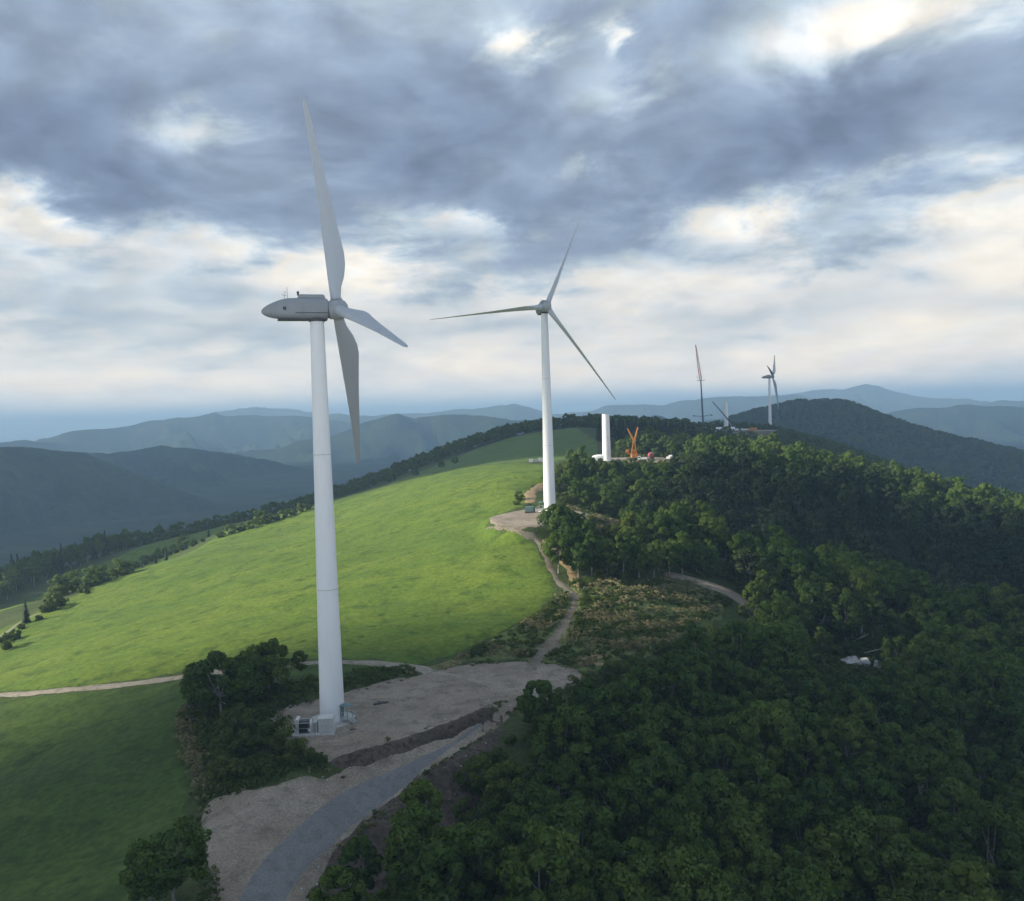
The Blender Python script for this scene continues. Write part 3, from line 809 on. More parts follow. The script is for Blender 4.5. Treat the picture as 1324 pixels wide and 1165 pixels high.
def turbine(pos, yaw, tilt, phi, cone, off, label, full=True):
    t = empty('wind_turbine', pos, label, 'wind turbine', 'finished wind turbines along the ridge', rz=R(yaw))
    tower_sections(t, 0.2, 64.2, [21.5, 43.0])
    MB().lathe([(4.1, -.6), (4.1, .12), (4.0, .2), (2.6, .22)], 8).build('foundation', M['concrete'], t)
    MB().lathe([(1.25, 64.0), (1.32, 64.1), (1.32, 64.55), (1.2, 64.6)], 36).build('yaw_ring', M['dark'], t, smooth=True)
    z0 = HUBH
    na = MB().loft([superring(1.78, 1.25, 1.35, z0), superring(1.6, 1.5, 1.58, z0), superring(1.2, 1.58, 1.66, z0), superring(-2, 1.6, 1.68, z0), superring(-4.4, 1.58, 1.62, z0 - .02),
                    superring(-5.6, 1.48, 1.48, z0 - .12, p=3), superring(-6.6, 1.26, 1.22, z0 - .26, p=2.7), superring(-7.45, .98, .93, z0 - .36, p=2.4), superring(-8.0, .66, .62, z0 - .42, p=2.2), superring(-8.35, .34, .32, z0 - .46, p=2), superring(-8.45, .06, .06, z0 - .48, p=2)]).build('nacelle', M['nac'], t, smooth=True)
    if full:
        MB().box((-2.2, 0, z0 - 1.72), (7.6, 1.9, .22)).build('keel_rail', M['dark'], na, bevel=.04)
        MB().box((-5.0, -1.56, z0 - .1), (.5, .12, .5)).build('side_vent', M['dark'], na, bevel=.02)
        MB().box((-.9, -1.615, z0 - .75), (5.0, .05, .1)).build('seam_strip', M['dark'], na)
    MB().box((-.75, 0, z0 + 1.9), (4.3, 1.7, .62), taper=.9).build('roof_cooler', M['nac'], t, bevel=.1)
    MB().tube((-2.75, .2, z0 + 2.1), (-2.75, .2, z0 + 2.45), .16).lathe([(.2, z0 + 2.45), (.2, z0 + 2.7), (.08, z0 + 2.78)], 12, Matrix.Translation((-2.75, .2, 0))).build('beacon', M['dark'], t)
    mm = MB(); mm.tube((-4.4, .1, z0 + 1.55), (-4.4, .1, z0 + 3.4), .045); mm.tube((-4.9, .1, z0 + 1.5), (-4.7, .1, z0 + 2.75), .045); mm.tube((-5.1, .1, z0 + 2.1), (-4.4, .1, z0 + 2.1), .035)
    mm.tube((-4.75, .1, z0 + 2.6), (-5.0, .1, z0 + 2.6), .04).tube((-5.0, .1, z0 + 2.15), (-5.3, .1, z0 + 2.4), .04)
    mm.build('sensor_mast', M['steel'], t)
    Mr = Matrix.Translation((off, 0, z0)) @ Matrix.Rotation(-R(tilt), 4, 'Y')
    hub = MB().lathe([(1.28, -1.55), (1.42, -1.4), (1.52, -.6), (1.55, .2), (1.45, .8), (1.15, 1.3), (.6, 1.62), (.1, 1.7)], 36, Matrix.Rotation(R(90), 4, 'Y')).mesh('hub', True)
    h = link('hub', hub, M['hub'], t); h.matrix_local = Mr
    MB().lathe([(1.2, -1.75), (1.2, -1.5)], 30, Mr @ Matrix.Rotation(R(90), 4, 'Y')).build('main_shaft', M['dark'], t, smooth=True)
    for k in range(3):
        Mb = Mr @ Matrix.Rotation(-R(phi + 120 * k), 4, 'X') @ Matrix.Rotation(R(cone), 4, 'Y')
        b = link('blade', BLADE, None, t); b.matrix_local = Mb @ Matrix.Diagonal((1, 1, 1.022, 1))
        c = link('root_collar', COLLAR, None, b)
    return t


T1 = at_z(430, 932, 0.0)
t1 = turbine(T1, 18.0, 8.3, 15.7, 3.5, 3.3, 'large white wind turbine in the foreground with grey nacelle seen side-on')
T2 = np.array([11.76, 289.0, 16.2])
t2 = turbine(T2, -78.0, 5.5, 24.3, -2.0, 3.0, 'white wind turbine at mid distance facing the camera, beyond the sunlit meadow')
T4 = at_y(996, 564, 985); T4[2] = CZ - 36.0
t4 = turbine(T4, -24.9, 5.9, 47.4, 1.0, 3.8, 'small distant wind turbine on the far ridge in front of the dark wooded hill', full=False)


def entrance(t, ang):
    c, s = math.cos(ang), math.sin(ang)
    L = lambda r, w, z: (c * r - s * w, s * r + c * w, z)
    hood = MB(); hood.box(L(2.75, 0, 2.9), (1.6, 1.5, .14), ang); hood.box(L(2.75, 0, 3.05), (1.2, 1.1, .16), ang, .6)
    for w in (-.65, .65):
        hood.tube(L(3.4, w, .9), L(3.4, w, 2.85), .05)
    hood.build('entrance_hood', M['teal'], t)
    MB().box(L(1.98, 0, 1.95), (.14, .95, 2.0), ang).build('door', M['teal'], t, bevel=.03)
    st = MB(); st.box(L(2.8, 0, .85), (1.5, 1.4, .1), ang)
    for k in range(4):
        st.box(L(3.7 + .28 * k, 0, .68 - .17 * k), (.3, 1.1, .05), ang)
    for w in (-.65, .65):
        for r in (2.3, 3.5):
            st.tube(L(r, w, .2), L(r, w, 1.85), .035)
        st.tube(L(2.3, w, 1.85), L(3.5, w, 1.85), .035); st.tube(L(3.5, w, 1.85), L(4.6, w, 1.1), .035); st.tube(L(4.6, w, .2), L(4.6, w, 1.1), .035)
    st.build('entrance_stair', M['steel'], t)


entrance(t1, R(-18 - 25)); entrance(t2, R(78 + 185))


def stub(pos, h, label):
    t = empty('unfinished_turbine', pos, label, 'turbine tower', 'tower bases awaiting the rest of the turbine')
    tower_sections(t, 0.2, h, [h * .5])
    MB().lathe([(tower_radius(h) + .06, h - .05), (tower_radius(h) + .06, h + .1), (tower_radius(h) - .15, h + .12)], 40).build('top_flange', M['steel'], t, smooth=True)
    MB().lathe([(4.1, -.6), (4.1, .12), (4.0, .2), (2.6, .22)], 8).build('foundation', M['concrete'], t)
    return t


T3 = at_y(784.5, 595, 410); T3[2] = 25.0
stub(T3, 21.5, 'short white unfinished turbine tower rising behind trees beside the orange crane')
T5 = at_y(939, 557, 770); T5[2] -= .2
stub(T5, 25.0, 'small distant white tower stump beside the slanted dark crane boom')

# ------------------------------------------------------------------ transformer station at the foot of the near turbine
p = ground(404, 951)
ts = empty('transformer_station', (p[0], p[1], p[2] + .1), 'grey transformer cabinets on a concrete slab at the foot of the near turbine', 'transformer', rz=R(3))
MB().box((0, .7, .1), (7.0, 3.6, .3)).build('slab', M['concrete'], ts, bevel=.03)
cb = MB().box((2.1, .5, 1.3), (2.2, 1.9, 2.1)).build('cabinet', M['cab'], ts, bevel=.03)
MB().box((2.1, .5, 2.42), (2.4, 2.1, .12)).build('cabinet_roof', M['cab'], cb, bevel=.02)
for x in (1.05, 1.75, 2.45):
    MB().box((x + .33, -.47, 1.3), (.62, .04, 1.9)).build('cabinet_door', M['cab'], cb, bevel=.01)
    MB().box((x + .55, -.5, 1.3), (.05, .04, .2)).build('door_handle', M['dark'], cb)
MB().box((-1.3, .5, 1.2), (1.5, 1.1, 1.7)).build('transformer_tank', M['dark'], ts, bevel=.04)
for k in range(9):
    MB().box((-1.95 + .16 * k, -.2, 1.15), (.05, .3, 1.4)).build('radiator_fin', M['dark'], ts)
fr = MB()
for x in (-2.45, -.15, .75):
    for y in (-.5, 1.5):
        fr.tube((x, y, .25), (x, y, 2.5 if x < -2 else 2.0), .07, square=True)
for y in (-.5, 1.5):
    fr.tube((-2.45, y, 1.95), (.75, y, 1.95), .05, square=True); fr.tube((-2.45, y, 1.1), (.75, y, 1.1), .03, square=True)
for x in (-2.45, -.15, .75):
    fr.tube((x, -.5, 1.95), (x, 1.5, 1.95), .05, square=True)
fr.build('frame', M['cab'], ts)
MB().box((-2.25, .5, 1.35), (.5, 1.9, 2.2)).build('switch_panel', M['cab'], ts, bevel=.03)
MB().box((-.35, -.56, .85), (.42, .03, .34)).build('notice_plate', M['white'], ts)
MB().box((.45, .6, 1.0), (.6, .9, 1.5)).build('relay_box', M['steel'], ts, bevel=.03)
MB().tube((3.5, -.6, .25), (3.5, -.6, 1.3), .04).tube((3.5, 1.6, .25), (3.5, 1.6, 1.3), .04).tube((3.5, -.6, 1.25), (3.5, 1.6, 1.25), .03).build('guard_rail', M['steel'], ts)

# odds and ends lying on the gravel
def debris(px, py, label, bits):
    g = ground(px, py); o = MB()
    for (dx, dy, l, w, h, a) in bits:
        o.box((g[0] + dx, g[1] + dy, g[2] + .12 + h / 2), (l, w, h), a)
    return tag(o.build('timber_offcut', M['dark'], bevel=.01), label, 'timber')


debris(492, 911, 'dark timbers lying on the gravel right of the near turbine', [(0, 0, 2.2, .3, .2, .1), (.3, .5, 1.8, .25, .2, -.1), (-.5, -.5, 1.2, .3, .25, .3), (1.0, .1, .9, .2, .18, .8)])
debris(456, 945, 'small dark cross of offcuts on the gravel near the transformer slab', [(0, 0, .9, .14, .12, .2), (.1, .1, .12, .8, .12, .3)])

# teal plant cabinet by the second turbine
g = ground(694, 652); g[:2] = (5.6, 285)
gn = empty('generator_set', (5.2, 285.5, 16.2), 'small teal generator beside the mid-distance turbine at the meadow edge', 'generator')
MB().box((0, 0, .25), (3.4, 1.7, .3)).build('skid', M['dark'], gn); MB().box((-.2, 0, 1.2), (2.6, 1.5, 1.6)).build('canopy', M['teal'], gn, bevel=.06)
MB().box((1.4, 0, .95), (.5, 1.3, 1.1)).build('radiator', M['dark'], gn); MB().tube((-.9, .3, 2.0), (-.9, .3, 2.7), .07).build('exhaust', M['dark'], gn)

# ------------------------------------------------------------------ construction site by the unfinished tower
p = at_y(820, 601, 408); p[2] = 25.1
oc = empty('folded_crane', p, 'orange crane with booms folded in a V beside the unfinished white tower', 'crane', scale=.9)
MB().box((0, 0, .75), (3.0, 8.0, .9)).build('carrier', M['dark'], oc, bevel=.1)
for sx in (-1.75, 1.75):
    tr = MB(); rr = []
    for k in range(20):
        a = 2 * math.pi * k / 20; rr.append((math.copysign(min(abs(math.cos(a)) * 4.2, 3.7), math.cos(a)), math.sin(a) * .55 + .55))
    tr.loft([[(sx - .45, y, z) for y, z in rr], [(sx + .45, y, z) for y, z in rr]]); tr.build('crawler_track', M['tyre'], oc)
MB().box((0, 0, 2.1), (3.0, 5.0, 1.8)).build('superstructure', M['orange'], oc, bevel=.1)
MB().box((-.2, 1.5, 4.2), (2.2, 1.2, 2.6), taper=.7).build('winch_housing', M['orange'], oc, bevel=.08)
MB().box((-3.2, 1.0, 4.6), (1.5, 1.6, 1.5)).build('counterweight', M['orange'], oc, bevel=.06)
MB().box((-2.2, 1.0, 3.2), (2.2, .5, .5)).build('counterweight_arm', M['orange'], oc)
cbn = MB().box((1.9, -1.6, 2.3), (1.2, 1.6, 1.7)).build('cab', M['orange'], oc, bevel=.08); MB().box((1.95, -2.42, 2.6), (.9, .04, .8)).build('windscreen', M['glass'], cbn)
af = MB(); af.tube((-1.3, 0, 3), (.1, 0, 10.5), .42, .3, square=True).tube((1.2, 0, 3), (.4, 0, 10.5), .42, .3, square=True)
for k in range(4):
    f0 = k / 4; af.tube((-1.3 + 1.4 * f0, 0, 3 + 7.5 * f0), (1.2 - .8 * f0, 0, 3 + 7.5 * f0), .14, square=True)
af.build('a_frame', M['orange'], oc)
MB().tube((.4, -.3, 9.4), (-3.1, -.6, 16.2), .72, .42, square=True).build('main_boom', M['orange'], oc, bevel=.05)
MB().tube((.5, .4, 9.4), (2.5, .8, 16.6), .6, .42, square=True).build('fly_jib', M['orange'], oc, bevel=.05)
MB().lathe([(.7, -.9), (.7, .9)], 16, Matrix.Translation((.35, 0, 9.9)) @ Matrix.Rotation(R(90), 4, 'X')).build('boom_pivot', M['orange'], oc, smooth=True)


def lorry(name, loc, rz, label, body, cabm, drum=None, L=6.5, cat='lorry', scale=1.0, group=None):
    o = empty(name, loc, label, cat, group, rz=rz, scale=scale)
    MB().box((0, 0, .85), (L, 1.9, .3)).build('chassis', M['dark'], o)
    c = MB().box((L / 2 - .75, 0, 1.85), (1.6, 2.2, 1.8), taper=.92).build('cab', cabm, o, bevel=.12)
    MB().box((L / 2 + .03, 0, 2.15), (.05, 1.8, .8)).build('windscreen', M['glass'], c)
    for sy in (-1.07, 1.07):
        MB().box((L / 2 - .7, sy, 2.15), (.9, .04, .7)).build('side_window', M['glass'], c)
    if drum is not None:
        Mx = Matrix.Translation((-.8, 0, 2.3)) @ Matrix.Rotation(R(-78), 4, 'Y')
        MB().lathe([(.5, -2.4), (.75, -2.3), (1.3, -.6), (1.35, .4), (.95, 1.7), (.6, 2.2)], 24, Mx).build('mixer_drum', drum, o, smooth=True)
        MB().box((-L / 2 + .3, 0, 2.2), (.5, .8, 2.2), taper=.6).build('chute', M['dark'], o)
    else:
        MB().box((-.85, 0, 1.55), (L - 1.9, 2.2, 1.1)).build('cargo_bed', body, o, bevel=.05)
    for x in (L / 2 - 1.0, -L / 2 + 1.0, -L / 2 + 2.3)[:3 if L > 6 else 2]:
        for sy in (-.95, .95):
            MB().lathe([(.3, -.14), (.48, -.12), (.48, .12), (.3, .14)], 18, Matrix.Translation((x, sy, .5)) @ Matrix.Rotation(R(90), 4, 'X')).build('wheel', M['tyre'], o, smooth=True)
    return o


p = at_y(842, 600, 402); lorry('mixer_lorry', (p[0], p[1], 25.1), R(75), 'lorry with a round red drum on the building site right of the orange crane', M['dark'], M['red'], M['pink'], 7.0)
p = at_y(831, 600, 396); lorry('white_lorry', (p[0], p[1], 25.1), R(170), 'small white lorry parked just right of the orange crane', M['cab'], M['cab'], None, 5.0, scale=.85)
p = at_y(866, 598, 396); lorry('white_lorry', (p[0], p[1], 25.1), R(60), 'white vehicle half hidden by bushes at the right end of the building site', M['cab'], M['cab'], None, 5.0, scale=.85)
p = at_y(772, 594, 402)
o = empty('rotor_hub_cover', (p[0], p[1], 25.1), 'rounded white cover lying on the ground left of the unfinished tower', 'turbine part')
MB().loft([superring(-3.2, .2, .2, .7, p=2), superring(-2.9, .9, .7, .95, p=2.2), superring(-1.8, 1.4, 1.25, 1.5), superring(0, 1.55, 1.5, 1.75), superring(2.6, 1.55, 1.5, 1.75), superring(2.9, 1.3, 1.3, 1.7)]).build('shell', M['white'], o, smooth=True)
MB().box((0, 0, .15), (5.0, 2.2, .3)).build('cradle', M['dark'], o)
p = at_y(693, 603, 418); gz = float(H(p[0], p[1]))
o = empty('material_stack', (p[0], p[1], gz), 'low grey stack of building materials at the far edge of the sunlit meadow', 'materials')
for k, (x, w, h) in enumerate(((-2.2, 1.9, 1.6), (0.0, 2.0, 1.1), (2.3, 2.1, 1.9))):
    MB().box((x, .2 * k, h / 2 + .1), (w, 1.6, h)).build('pallet_load', M['steel' if k % 2 else 'cab'], o, bevel=.05)
MB().box((0, 0, .06), (7.2, 2.2, .22)).build('pallet_base', M['darkbark'], o)

# ------------------------------------------------------------------ far construction site with the two big cranes
SZ = at_y(930, 558, 765)[2]
PAD5 = smooth_line([(150, 745), (185, 738), (222, 748), (226, 772), (200, 790), (160, 786), (146, 768)], 5, True)


def px5(px, Y=765):
    p = at_y(px, 556, Y); return (p[0], p[1], SZ)


o = empty('tall_lattice_crane', px5(909.5), 'tall thin crane with dark mast and red lattice jib on the far building site', 'crane')
MB().box((0, 0, 1.2), (4.0, 12.0, 1.4)).build('carrier', M['blue'], o, bevel=.1)
for sx in (-1.7, 1.7):
    for y in (-4.5, -1.5, 1.5, 4.5):
        MB().lathe([(.4, -.25), (.75, -.2), (.75, .2), (.4, .25)], 14, Matrix.Translation((sx, y, .75)) @ Matrix.Rotation(R(90), 4, 'Y')).build('wheel', M['tyre'], o, smooth=True)
MB().box((0, 1, 2.8), (3.2, 7.0, 1.8)).build('superstructure', M['blue'], o, bevel=.1)
top = Vector((-1.4, 0, 45))
MB().tube((0, 0, 3), (-.9, 0, 30), 1.0, .85, square=True).tube((-.9, 0, 30), top, .75, .6, square=True).build('telescopic_mast', M['blue'], o)
w = MB()
for sx in (-1, 1):
    w.tube((-.4, 0, 13.5), (sx * 7.6 - .3, 0, 14.4 + .3 * sx), .35, .28, square=True)
    w.box((sx * 7.6 - .3, 0, 14.2), (1.1, 1.0, 1.1))
w.build('guy_outrigger', M['blue'], o)
cr = MB(); cr.tube((-4.2, 0, 44.2), (1.6, 0, 44.2), .3, square=True); cr.tube((-4.2, 0, 44.2), (-4.2, 0, 45.2), .25, square=True).tube((1.6, 0, 44.2), (1.6, 0, 45.2), .25, square=True)
cr.build('guy_spreader', M['red'], o)
a = Vector((-1.5, 0, 45)); b = Vector((-5.2, 0, 75)); jib = MB(); n = 14
for cx, cy in ((-1, -1), (1, -1), (1, 1), (-1, 1)):
    jib.tube(a + Vector((cx * .9, cy * .9, 0)), b + Vector((cx * .25, cy * .25, 0)), .17, .12, n=5)
for k in range(n):
    f0, f1 = k / n, (k + 1) / n; r0, r1 = .9 - .65 * f0, .9 - .65 * f1; c0, c1 = a.lerp(b, f0), a.lerp(b, f1)
    for (x0, y0), (x1, y1) in (((-1, -1), (1, -1)), ((1, -1), (1, 1)), ((1, 1), (-1, 1)), ((-1, 1), (-1, -1))):
        jib.tube(c0 + Vector((x0 * r0, y0 * r0, 0)), c1 + Vector((x1 * r1, y1 * r1, 0)), .09, n=4)
jib.build('lattice_jib', M['red'], o)
MB().tube((-1.2, 0, 45), (-4.6, 0, 62), .05, n=4).tube((1.4, 0, 45.2), (-5.0, 0, 75), .05, n=4).build('pendant_line', M['steel'], o)
MB().tube((-5.2, -.2, 75), (-4.3, -.2, 47), .06, n=4).tube((-4.3, -.2, 47.8), (-4.3, -.2, 46.2), .35, n=8).build('hoist_line', M['steel'], o)

o = empty('mobile_crane', px5(949, 758), 'blue mobile crane with slanting boom in front of the distant tower stump', 'crane')
MB().box((0, 0, 1.2), (9.0, 3.0, 1.3)).build('carrier', M['blue'], o, bevel=.1)
for x in (-3.4, -1.4, 1.4, 3.4):
    for sy in (-1.4, 1.4):
        MB().lathe([(.35, -.2), (.65, -.18), (.65, .18), (.35, .2)], 14, Matrix.Translation((x, sy, .65)) @ Matrix.Rotation(R(90), 4, 'X')).build('wheel', M['tyre'], o, smooth=True)
MB().box((.6, 0, 2.6), (4.0, 2.6, 1.6)).build('superstructure', M['blue'], o, bevel=.1)
MB().tube((1.0, 0, 3.0), (-9.5, 0, 15.8), .75, .62, square=True).tube((-9.5, 0, 15.8), (-17.3, 0, 25.3), .58, .42, square=True).build('telescopic_boom', M['blue'], o)
MB().tube((-1.2, 0, 2.6), (-4.4, 0, 9.2), .28, n=8).build('lift_cylinder', M['steel'], o)
MB().box((-17.6, 0, 25.4), (1.3, .8, .8)).build('boom_head', M['orange'], o)

for i, (px, Y, L, rz, lab) in enumerate(((932, 752, 24, 4, 'long white tower tube lying in front of the distant stump'), (914, 760, 13, 22, 'pale tower tube lying at the foot of the tall lattice crane'))):
    q = px5(px, Y); o = empty('tower_tube', (q[0], q[1], SZ), lab, 'tower section', rz=R(rz))
    MB().lathe([(1.75, -L / 2), (1.85, -L / 2 + .05), (1.6, L / 2 - .05), (1.5, L / 2)], 28, Matrix.Translation((0, 0, 2.35)) @ Matrix.Rotation(R(90), 4, 'Y')).build('shell', M['white'], o, smooth=True)
    for x in (-L * .32, L * .32):
        MB().box((x, 0, .35), (.6, 3.2, .8)).build('saddle', M['dark'], o)
q = px5(973.5, 758); o = empty('site_container', q, 'orange container at the right end of the far building site', 'container', rz=R(5))
MB().box((0, 0, 1.45), (6.2, 2.5, 2.6)).build('shell', M['orange'], o, bevel=.05)
for k in range(12):
    MB().box((-2.8 + .5 * k, -1.27, 1.45), (.2, .06, 2.3)).build('rib', M['orange'], o)
for sx in (-1.5, 1.5):
    MB().box((3.12, sx * .4, 1.45), (.05, 1.1, 2.4)).build('door', M['orange'], o)
for i, (px, Y, rz, lab) in enumerate(((950, 748, 10, 'white lorry beside the slanting dark crane boom on the far site'), (963, 750, 160, 'white lorry left of the orange container on the far site'), (918, 746, 90, 'dark lorry under the pale tube on the far site'))):
    q = px5(px, Y); lorry('site_lorry', q, R(rz), lab, M['white' if i < 2 else 'dark'], M['white' if i < 2 else 'dark'], None, 6.4, 'lorry')
sp_ = MB(); sp_.loft([[(x, y, SZ - 6) for x, y in PAD5], [(x, y, SZ + .02) for x, y in PAD5]])
tag(sp_.build('far_construction_pad', M['gravel']), kind='structure')

# ------------------------------------------------------------------ tree meshes
def leaf_quads(C, N, S, rng, aspect=0.7):
    """one small leaf-clump face per centre"""
    N = N / np.maximum(np.linalg.norm(N, axis=1, keepdims=True), 1e-6)
    a = rng.normal(size=N.shape); T = np.cross(N, a); T /= np.maximum(np.linalg.norm(T, axis=1, keepdims=True), 1e-6); B = np.cross(N, T)
    S = S[:, None]; k = aspect
    V = np.stack([C - T * S, C - B * S * k + N * S * .15, C + T * S, C + B * S * k + N * S * .15], 1).reshape(-1, 3)
    return V, np.arange(len(V)).reshape(-1, 4)


CNORM = {}


def set_normals(me, N):
    """leaves shade with the roundness of the clump they belong to"""
    N = N / np.maximum(np.linalg.norm(N, axis=1, keepdims=True), 1e-6)
    CNORM[me.name] = N; me.normals_split_custom_set_from_vertices(N.tolist())


def crown_mesh(name, seed, w, z0, z1, clumps, per, leaf, shape='round', mat='leaf'):
    rng = np.random.default_rng(seed); h = z1 - z0; zc = (z0 + z1) / 2
    cs = []; rs = []
    tries = 0
    lob = rng.uniform(0, 6.28, 3)
    while len(cs) < clumps and tries < 6000:
        tries += 1
        d = rng.normal(size=3); d /= np.linalg.norm(d)
        f = rng.uniform(0.35, 1.0) ** 0.5
        an = math.atan2(d[1], d[0])
        wr = w / 2 * (1 + .16 * math.sin(2 * an + lob[0]) + .12 * math.sin(3 * an + lob[1]))
        if shape == 'tall':
            zz = d[2] * h / 2 * f; wr *= (0.75 if zz > h * .2 else 1.0)
        else:
            zz = d[2] * h / 2 * f
        p = np.array([d[0] * wr * f, d[1] * wr * f, zc + zz])
        rc = rng.uniform(.16, .27) * w * .62
        if any(np.linalg.norm(p - q) < .55 * min(rc, r) for q, r in zip(cs, rs)):
            continue
        cs.append(p); rs.append(rc)
    Cn, Nn, Sn, Dn = [], [], [], []
    for p, r in zip(cs, rs):
        d = rng.normal(size=(per, 3)); d[:, 2] += .35; d /= np.linalg.norm(d, axis=1, keepdims=True)
        rad = r * rng.uniform(.55, 1.08, (per, 1)) ** .6
        Dn.append(d); Cn.append(p + d * rad * np.array([1, 1, .85])); Nn.append(d + rng.normal(size=(per, 3)) * .55); Sn.append(rng.uniform(.6, 1.25, per) * leaf)
    C = np.concatenate(Cn); V, F = leaf_quads(C, np.concatenate(Nn), np.concatenate(Sn), rng)
    me = mesh_np(name, V, F, smooth=True); me.materials.append(M[mat])
    out = (C - np.array([0, 0, zc - h * .15])) / np.array([w / 2, w / 2, h / 2]); out /= np.maximum(np.linalg.norm(out, axis=1, keepdims=True), .3)
    set_normals(me, np.repeat(np.concatenate(Dn) * .8 + out * .55 + rng.normal(size=C.shape) * .22, 4, axis=0))
    return me, cs


def trunk_mesh(name, seed, h, r, cs, mat='bark', lean=0.4, limbs=9):
    rng = random.Random(seed); mb = MB(); n = 7
    path = [Vector((0, 0, -.6))]
    for k in range(1, 7):
        f = k / 6; path.append(Vector((lean * math.sin(f * 2 + seed) * f, lean * math.cos(f * 1.7 + seed) * f, h * f)))
    for a, b, i in zip(path[:-1], path[1:], range(6)):
        mb.tube(a, b, r * (1 - i / 6.6) * (1.35 if i == 0 else 1), r * (1 - (i + 1) / 6.6), n=n)
    for p in rng.sample(cs, min(limbs, len(cs))):
        f = rng.uniform(.35, .8); s = path[0].lerp(path[-1], f); e = Vector(p)
        m = s.lerp(e, .5) + Vector((0, 0, -.25))
        mb.tube(s, m, r * .38, r * .24, n=5); mb.tube(m, e, r * .24, r * .07, n=5)
    me = mb.mesh(name, True); me.materials.append(M[mat]); return me


def conifer_mesh(seed, h, w, mat='needle'):
    rng = np.random.default_rng(seed); C, N, S = [], [], []
    z = h * .08
    while z < h:
        f = 1 - (z - h * .08) / (h * .92); rad = w / 2 * (f ** .85) + .12
        nb = max(4, int(9 * f + 4)); a0 = rng.uniform(0, 6.28)
        for b in range(nb):
            a = a0 + 2 * math.pi * b / nb + rng.uniform(-.2, .2); L = rad * rng.uniform(.75, 1.12)
            k = max(4, int(L * 6)); t = rng.uniform(.12, 1, k)
            p = np.stack([np.cos(a) * L * t, np.sin(a) * L * t, z - .28 * L * t * t + rng.normal(size=k) * .08], 1)
            C.append(p + rng.normal(size=(k, 3)) * .1); N.append(np.array([[np.cos(a) * .5, np.sin(a) * .5, 1]]) + rng.normal(size=(k, 3)) * .45); S.append(rng.uniform(.22, .42, k))
        z += rng.uniform(.36, .5)
    V, F = leaf_quads(np.concatenate(C), np.concatenate(N), np.concatenate(S), rng, .6)
    me = mesh_np('conifer_crown', V, F, smooth=True); me.materials.append(M[mat])
    C = np.concatenate(C); set_normals(me, np.repeat(C * np.array([1, 1, 0]) / (w / 3) + np.array([0, 0, .55]) + rng.normal(size=C.shape) * .25, 4, axis=0))
    tb = MB().tube((0, 0, -.5), (0, 0, h * .5), .2, .12, n=6).tube((0, 0, h * .5), (0, 0, h * .97), .12, .03, n=6).mesh('conifer_trunk', True); tb.materials.append(M['darkbark'])
    return tb, me


BROAD = []
for i, (w, z0, z1, sh) in enumerate(((6.6, 3.0, 10.4, 'round'), (5.6, 2.8, 11.6, 'tall'), (7.4, 2.6, 9.8, 'round'), (5.2, 3.2, 10.6, 'tall'), (6.2, 2.2, 9.2, 'round'), (6.0, 3.4, 12.2, 'tall'))):
    cm, cs = crown_mesh('crown', 50 + i, w, z0, z1, 46, 170, 0.21, sh)
    BROAD.append((trunk_mesh('trunk', i + 1, z1 * .78, .2, cs), cm))
SHRUB = []
for i, (w, z1) in enumerate(((3.6, 2.6), (4.6, 3.6), (2.6, 2.0), (5.2, 4.6))):
    cm, cs = crown_mesh('foliage', 150 + i, w, .15, z1, 26, 120, 0.16, 'round', 'leaf2')
    SHRUB.append((trunk_mesh('stem', i + 20, z1 * .6, .08, cs, 'darkbark', .2, 7), cm))
CONIF = [conifer_mesh(200 + i, h, w) for i, (h, w) in enumerate(((12.5, 4.2), (10.5, 3.8), (14, 4.4)))]
SRC = {}


def joined(name, meshes):
    """one source mesh per variant for the uncountable masses"""
    bm = bmesh.new(); me = bpy.data.meshes.new(name); mats = []
    off = 0
    for m in meshes:
        nf = len(bm.faces); bm.from_mesh(m); bm.faces.ensure_lookup_table()
        for f in bm.faces[nf:]:
            f.material_index = len(mats)
        mats.append(m.materials[0])
    bm.to_mesh(me); bm.free()
    for m in mats:
        me.materials.append(m)
    N = [CNORM[m.name] if m.name in CNORM else np.array([v.normal[:] for v in m.vertices]) for m in meshes]
    me.polygons.foreach_set('use_smooth', np.ones(len(me.polygons), bool))
    set_normals(me, np.concatenate(N)); return me


def src_collection(name, meshes):
    c = bpy.data.collections.new(name)
    for i, m in enumerate(meshes):
        c.objects.link(bpy.data.objects.new('%s_variant_%02d' % (name, i), m))
    SRC[name] = (c, len(meshes)); return c


src_collection('broadleaf', [joined('broadleaf', v) for v in BROAD])
SHADEB = []  # same trees again, recoloured so the shade is in the leaves
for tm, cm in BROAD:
    d_ = cm.copy(); d_.materials.clear(); d_.materials.append(M['leafshade']); CNORM[d_.name] = CNORM[cm.name]; SHADEB.append((tm, d_))
src_collection('shade_tinted_broadleaf', [joined('shade_tinted_broadleaf', v) for v in SHADEB])
lod = []
for i, (w, z0, z1, sh) in enumerate(((6.6, 2.0, 10.4, 'round'), (5.8, 2.0, 11.4, 'tall'), (7.2, 1.6, 9.6, 'round'))):
    lod.append(crown_mesh('crown', 80 + i, w, z0, z1, 16, 42, 0.62, sh)[0])
src_collection('distant_broadleaf', lod)
src_collection('conifer', [joined('conifer', v) for v in CONIF])
tuft = []
for i in range(4):
    tuft.append(crown_mesh('tuft', 260 + i, 1.5 + .4 * i, .05, .7 + .15 * i, 9, 26, .14, 'round', 'leaf2' if i < 2 else 'dry')[0])
src_collection('tuft', tuft)


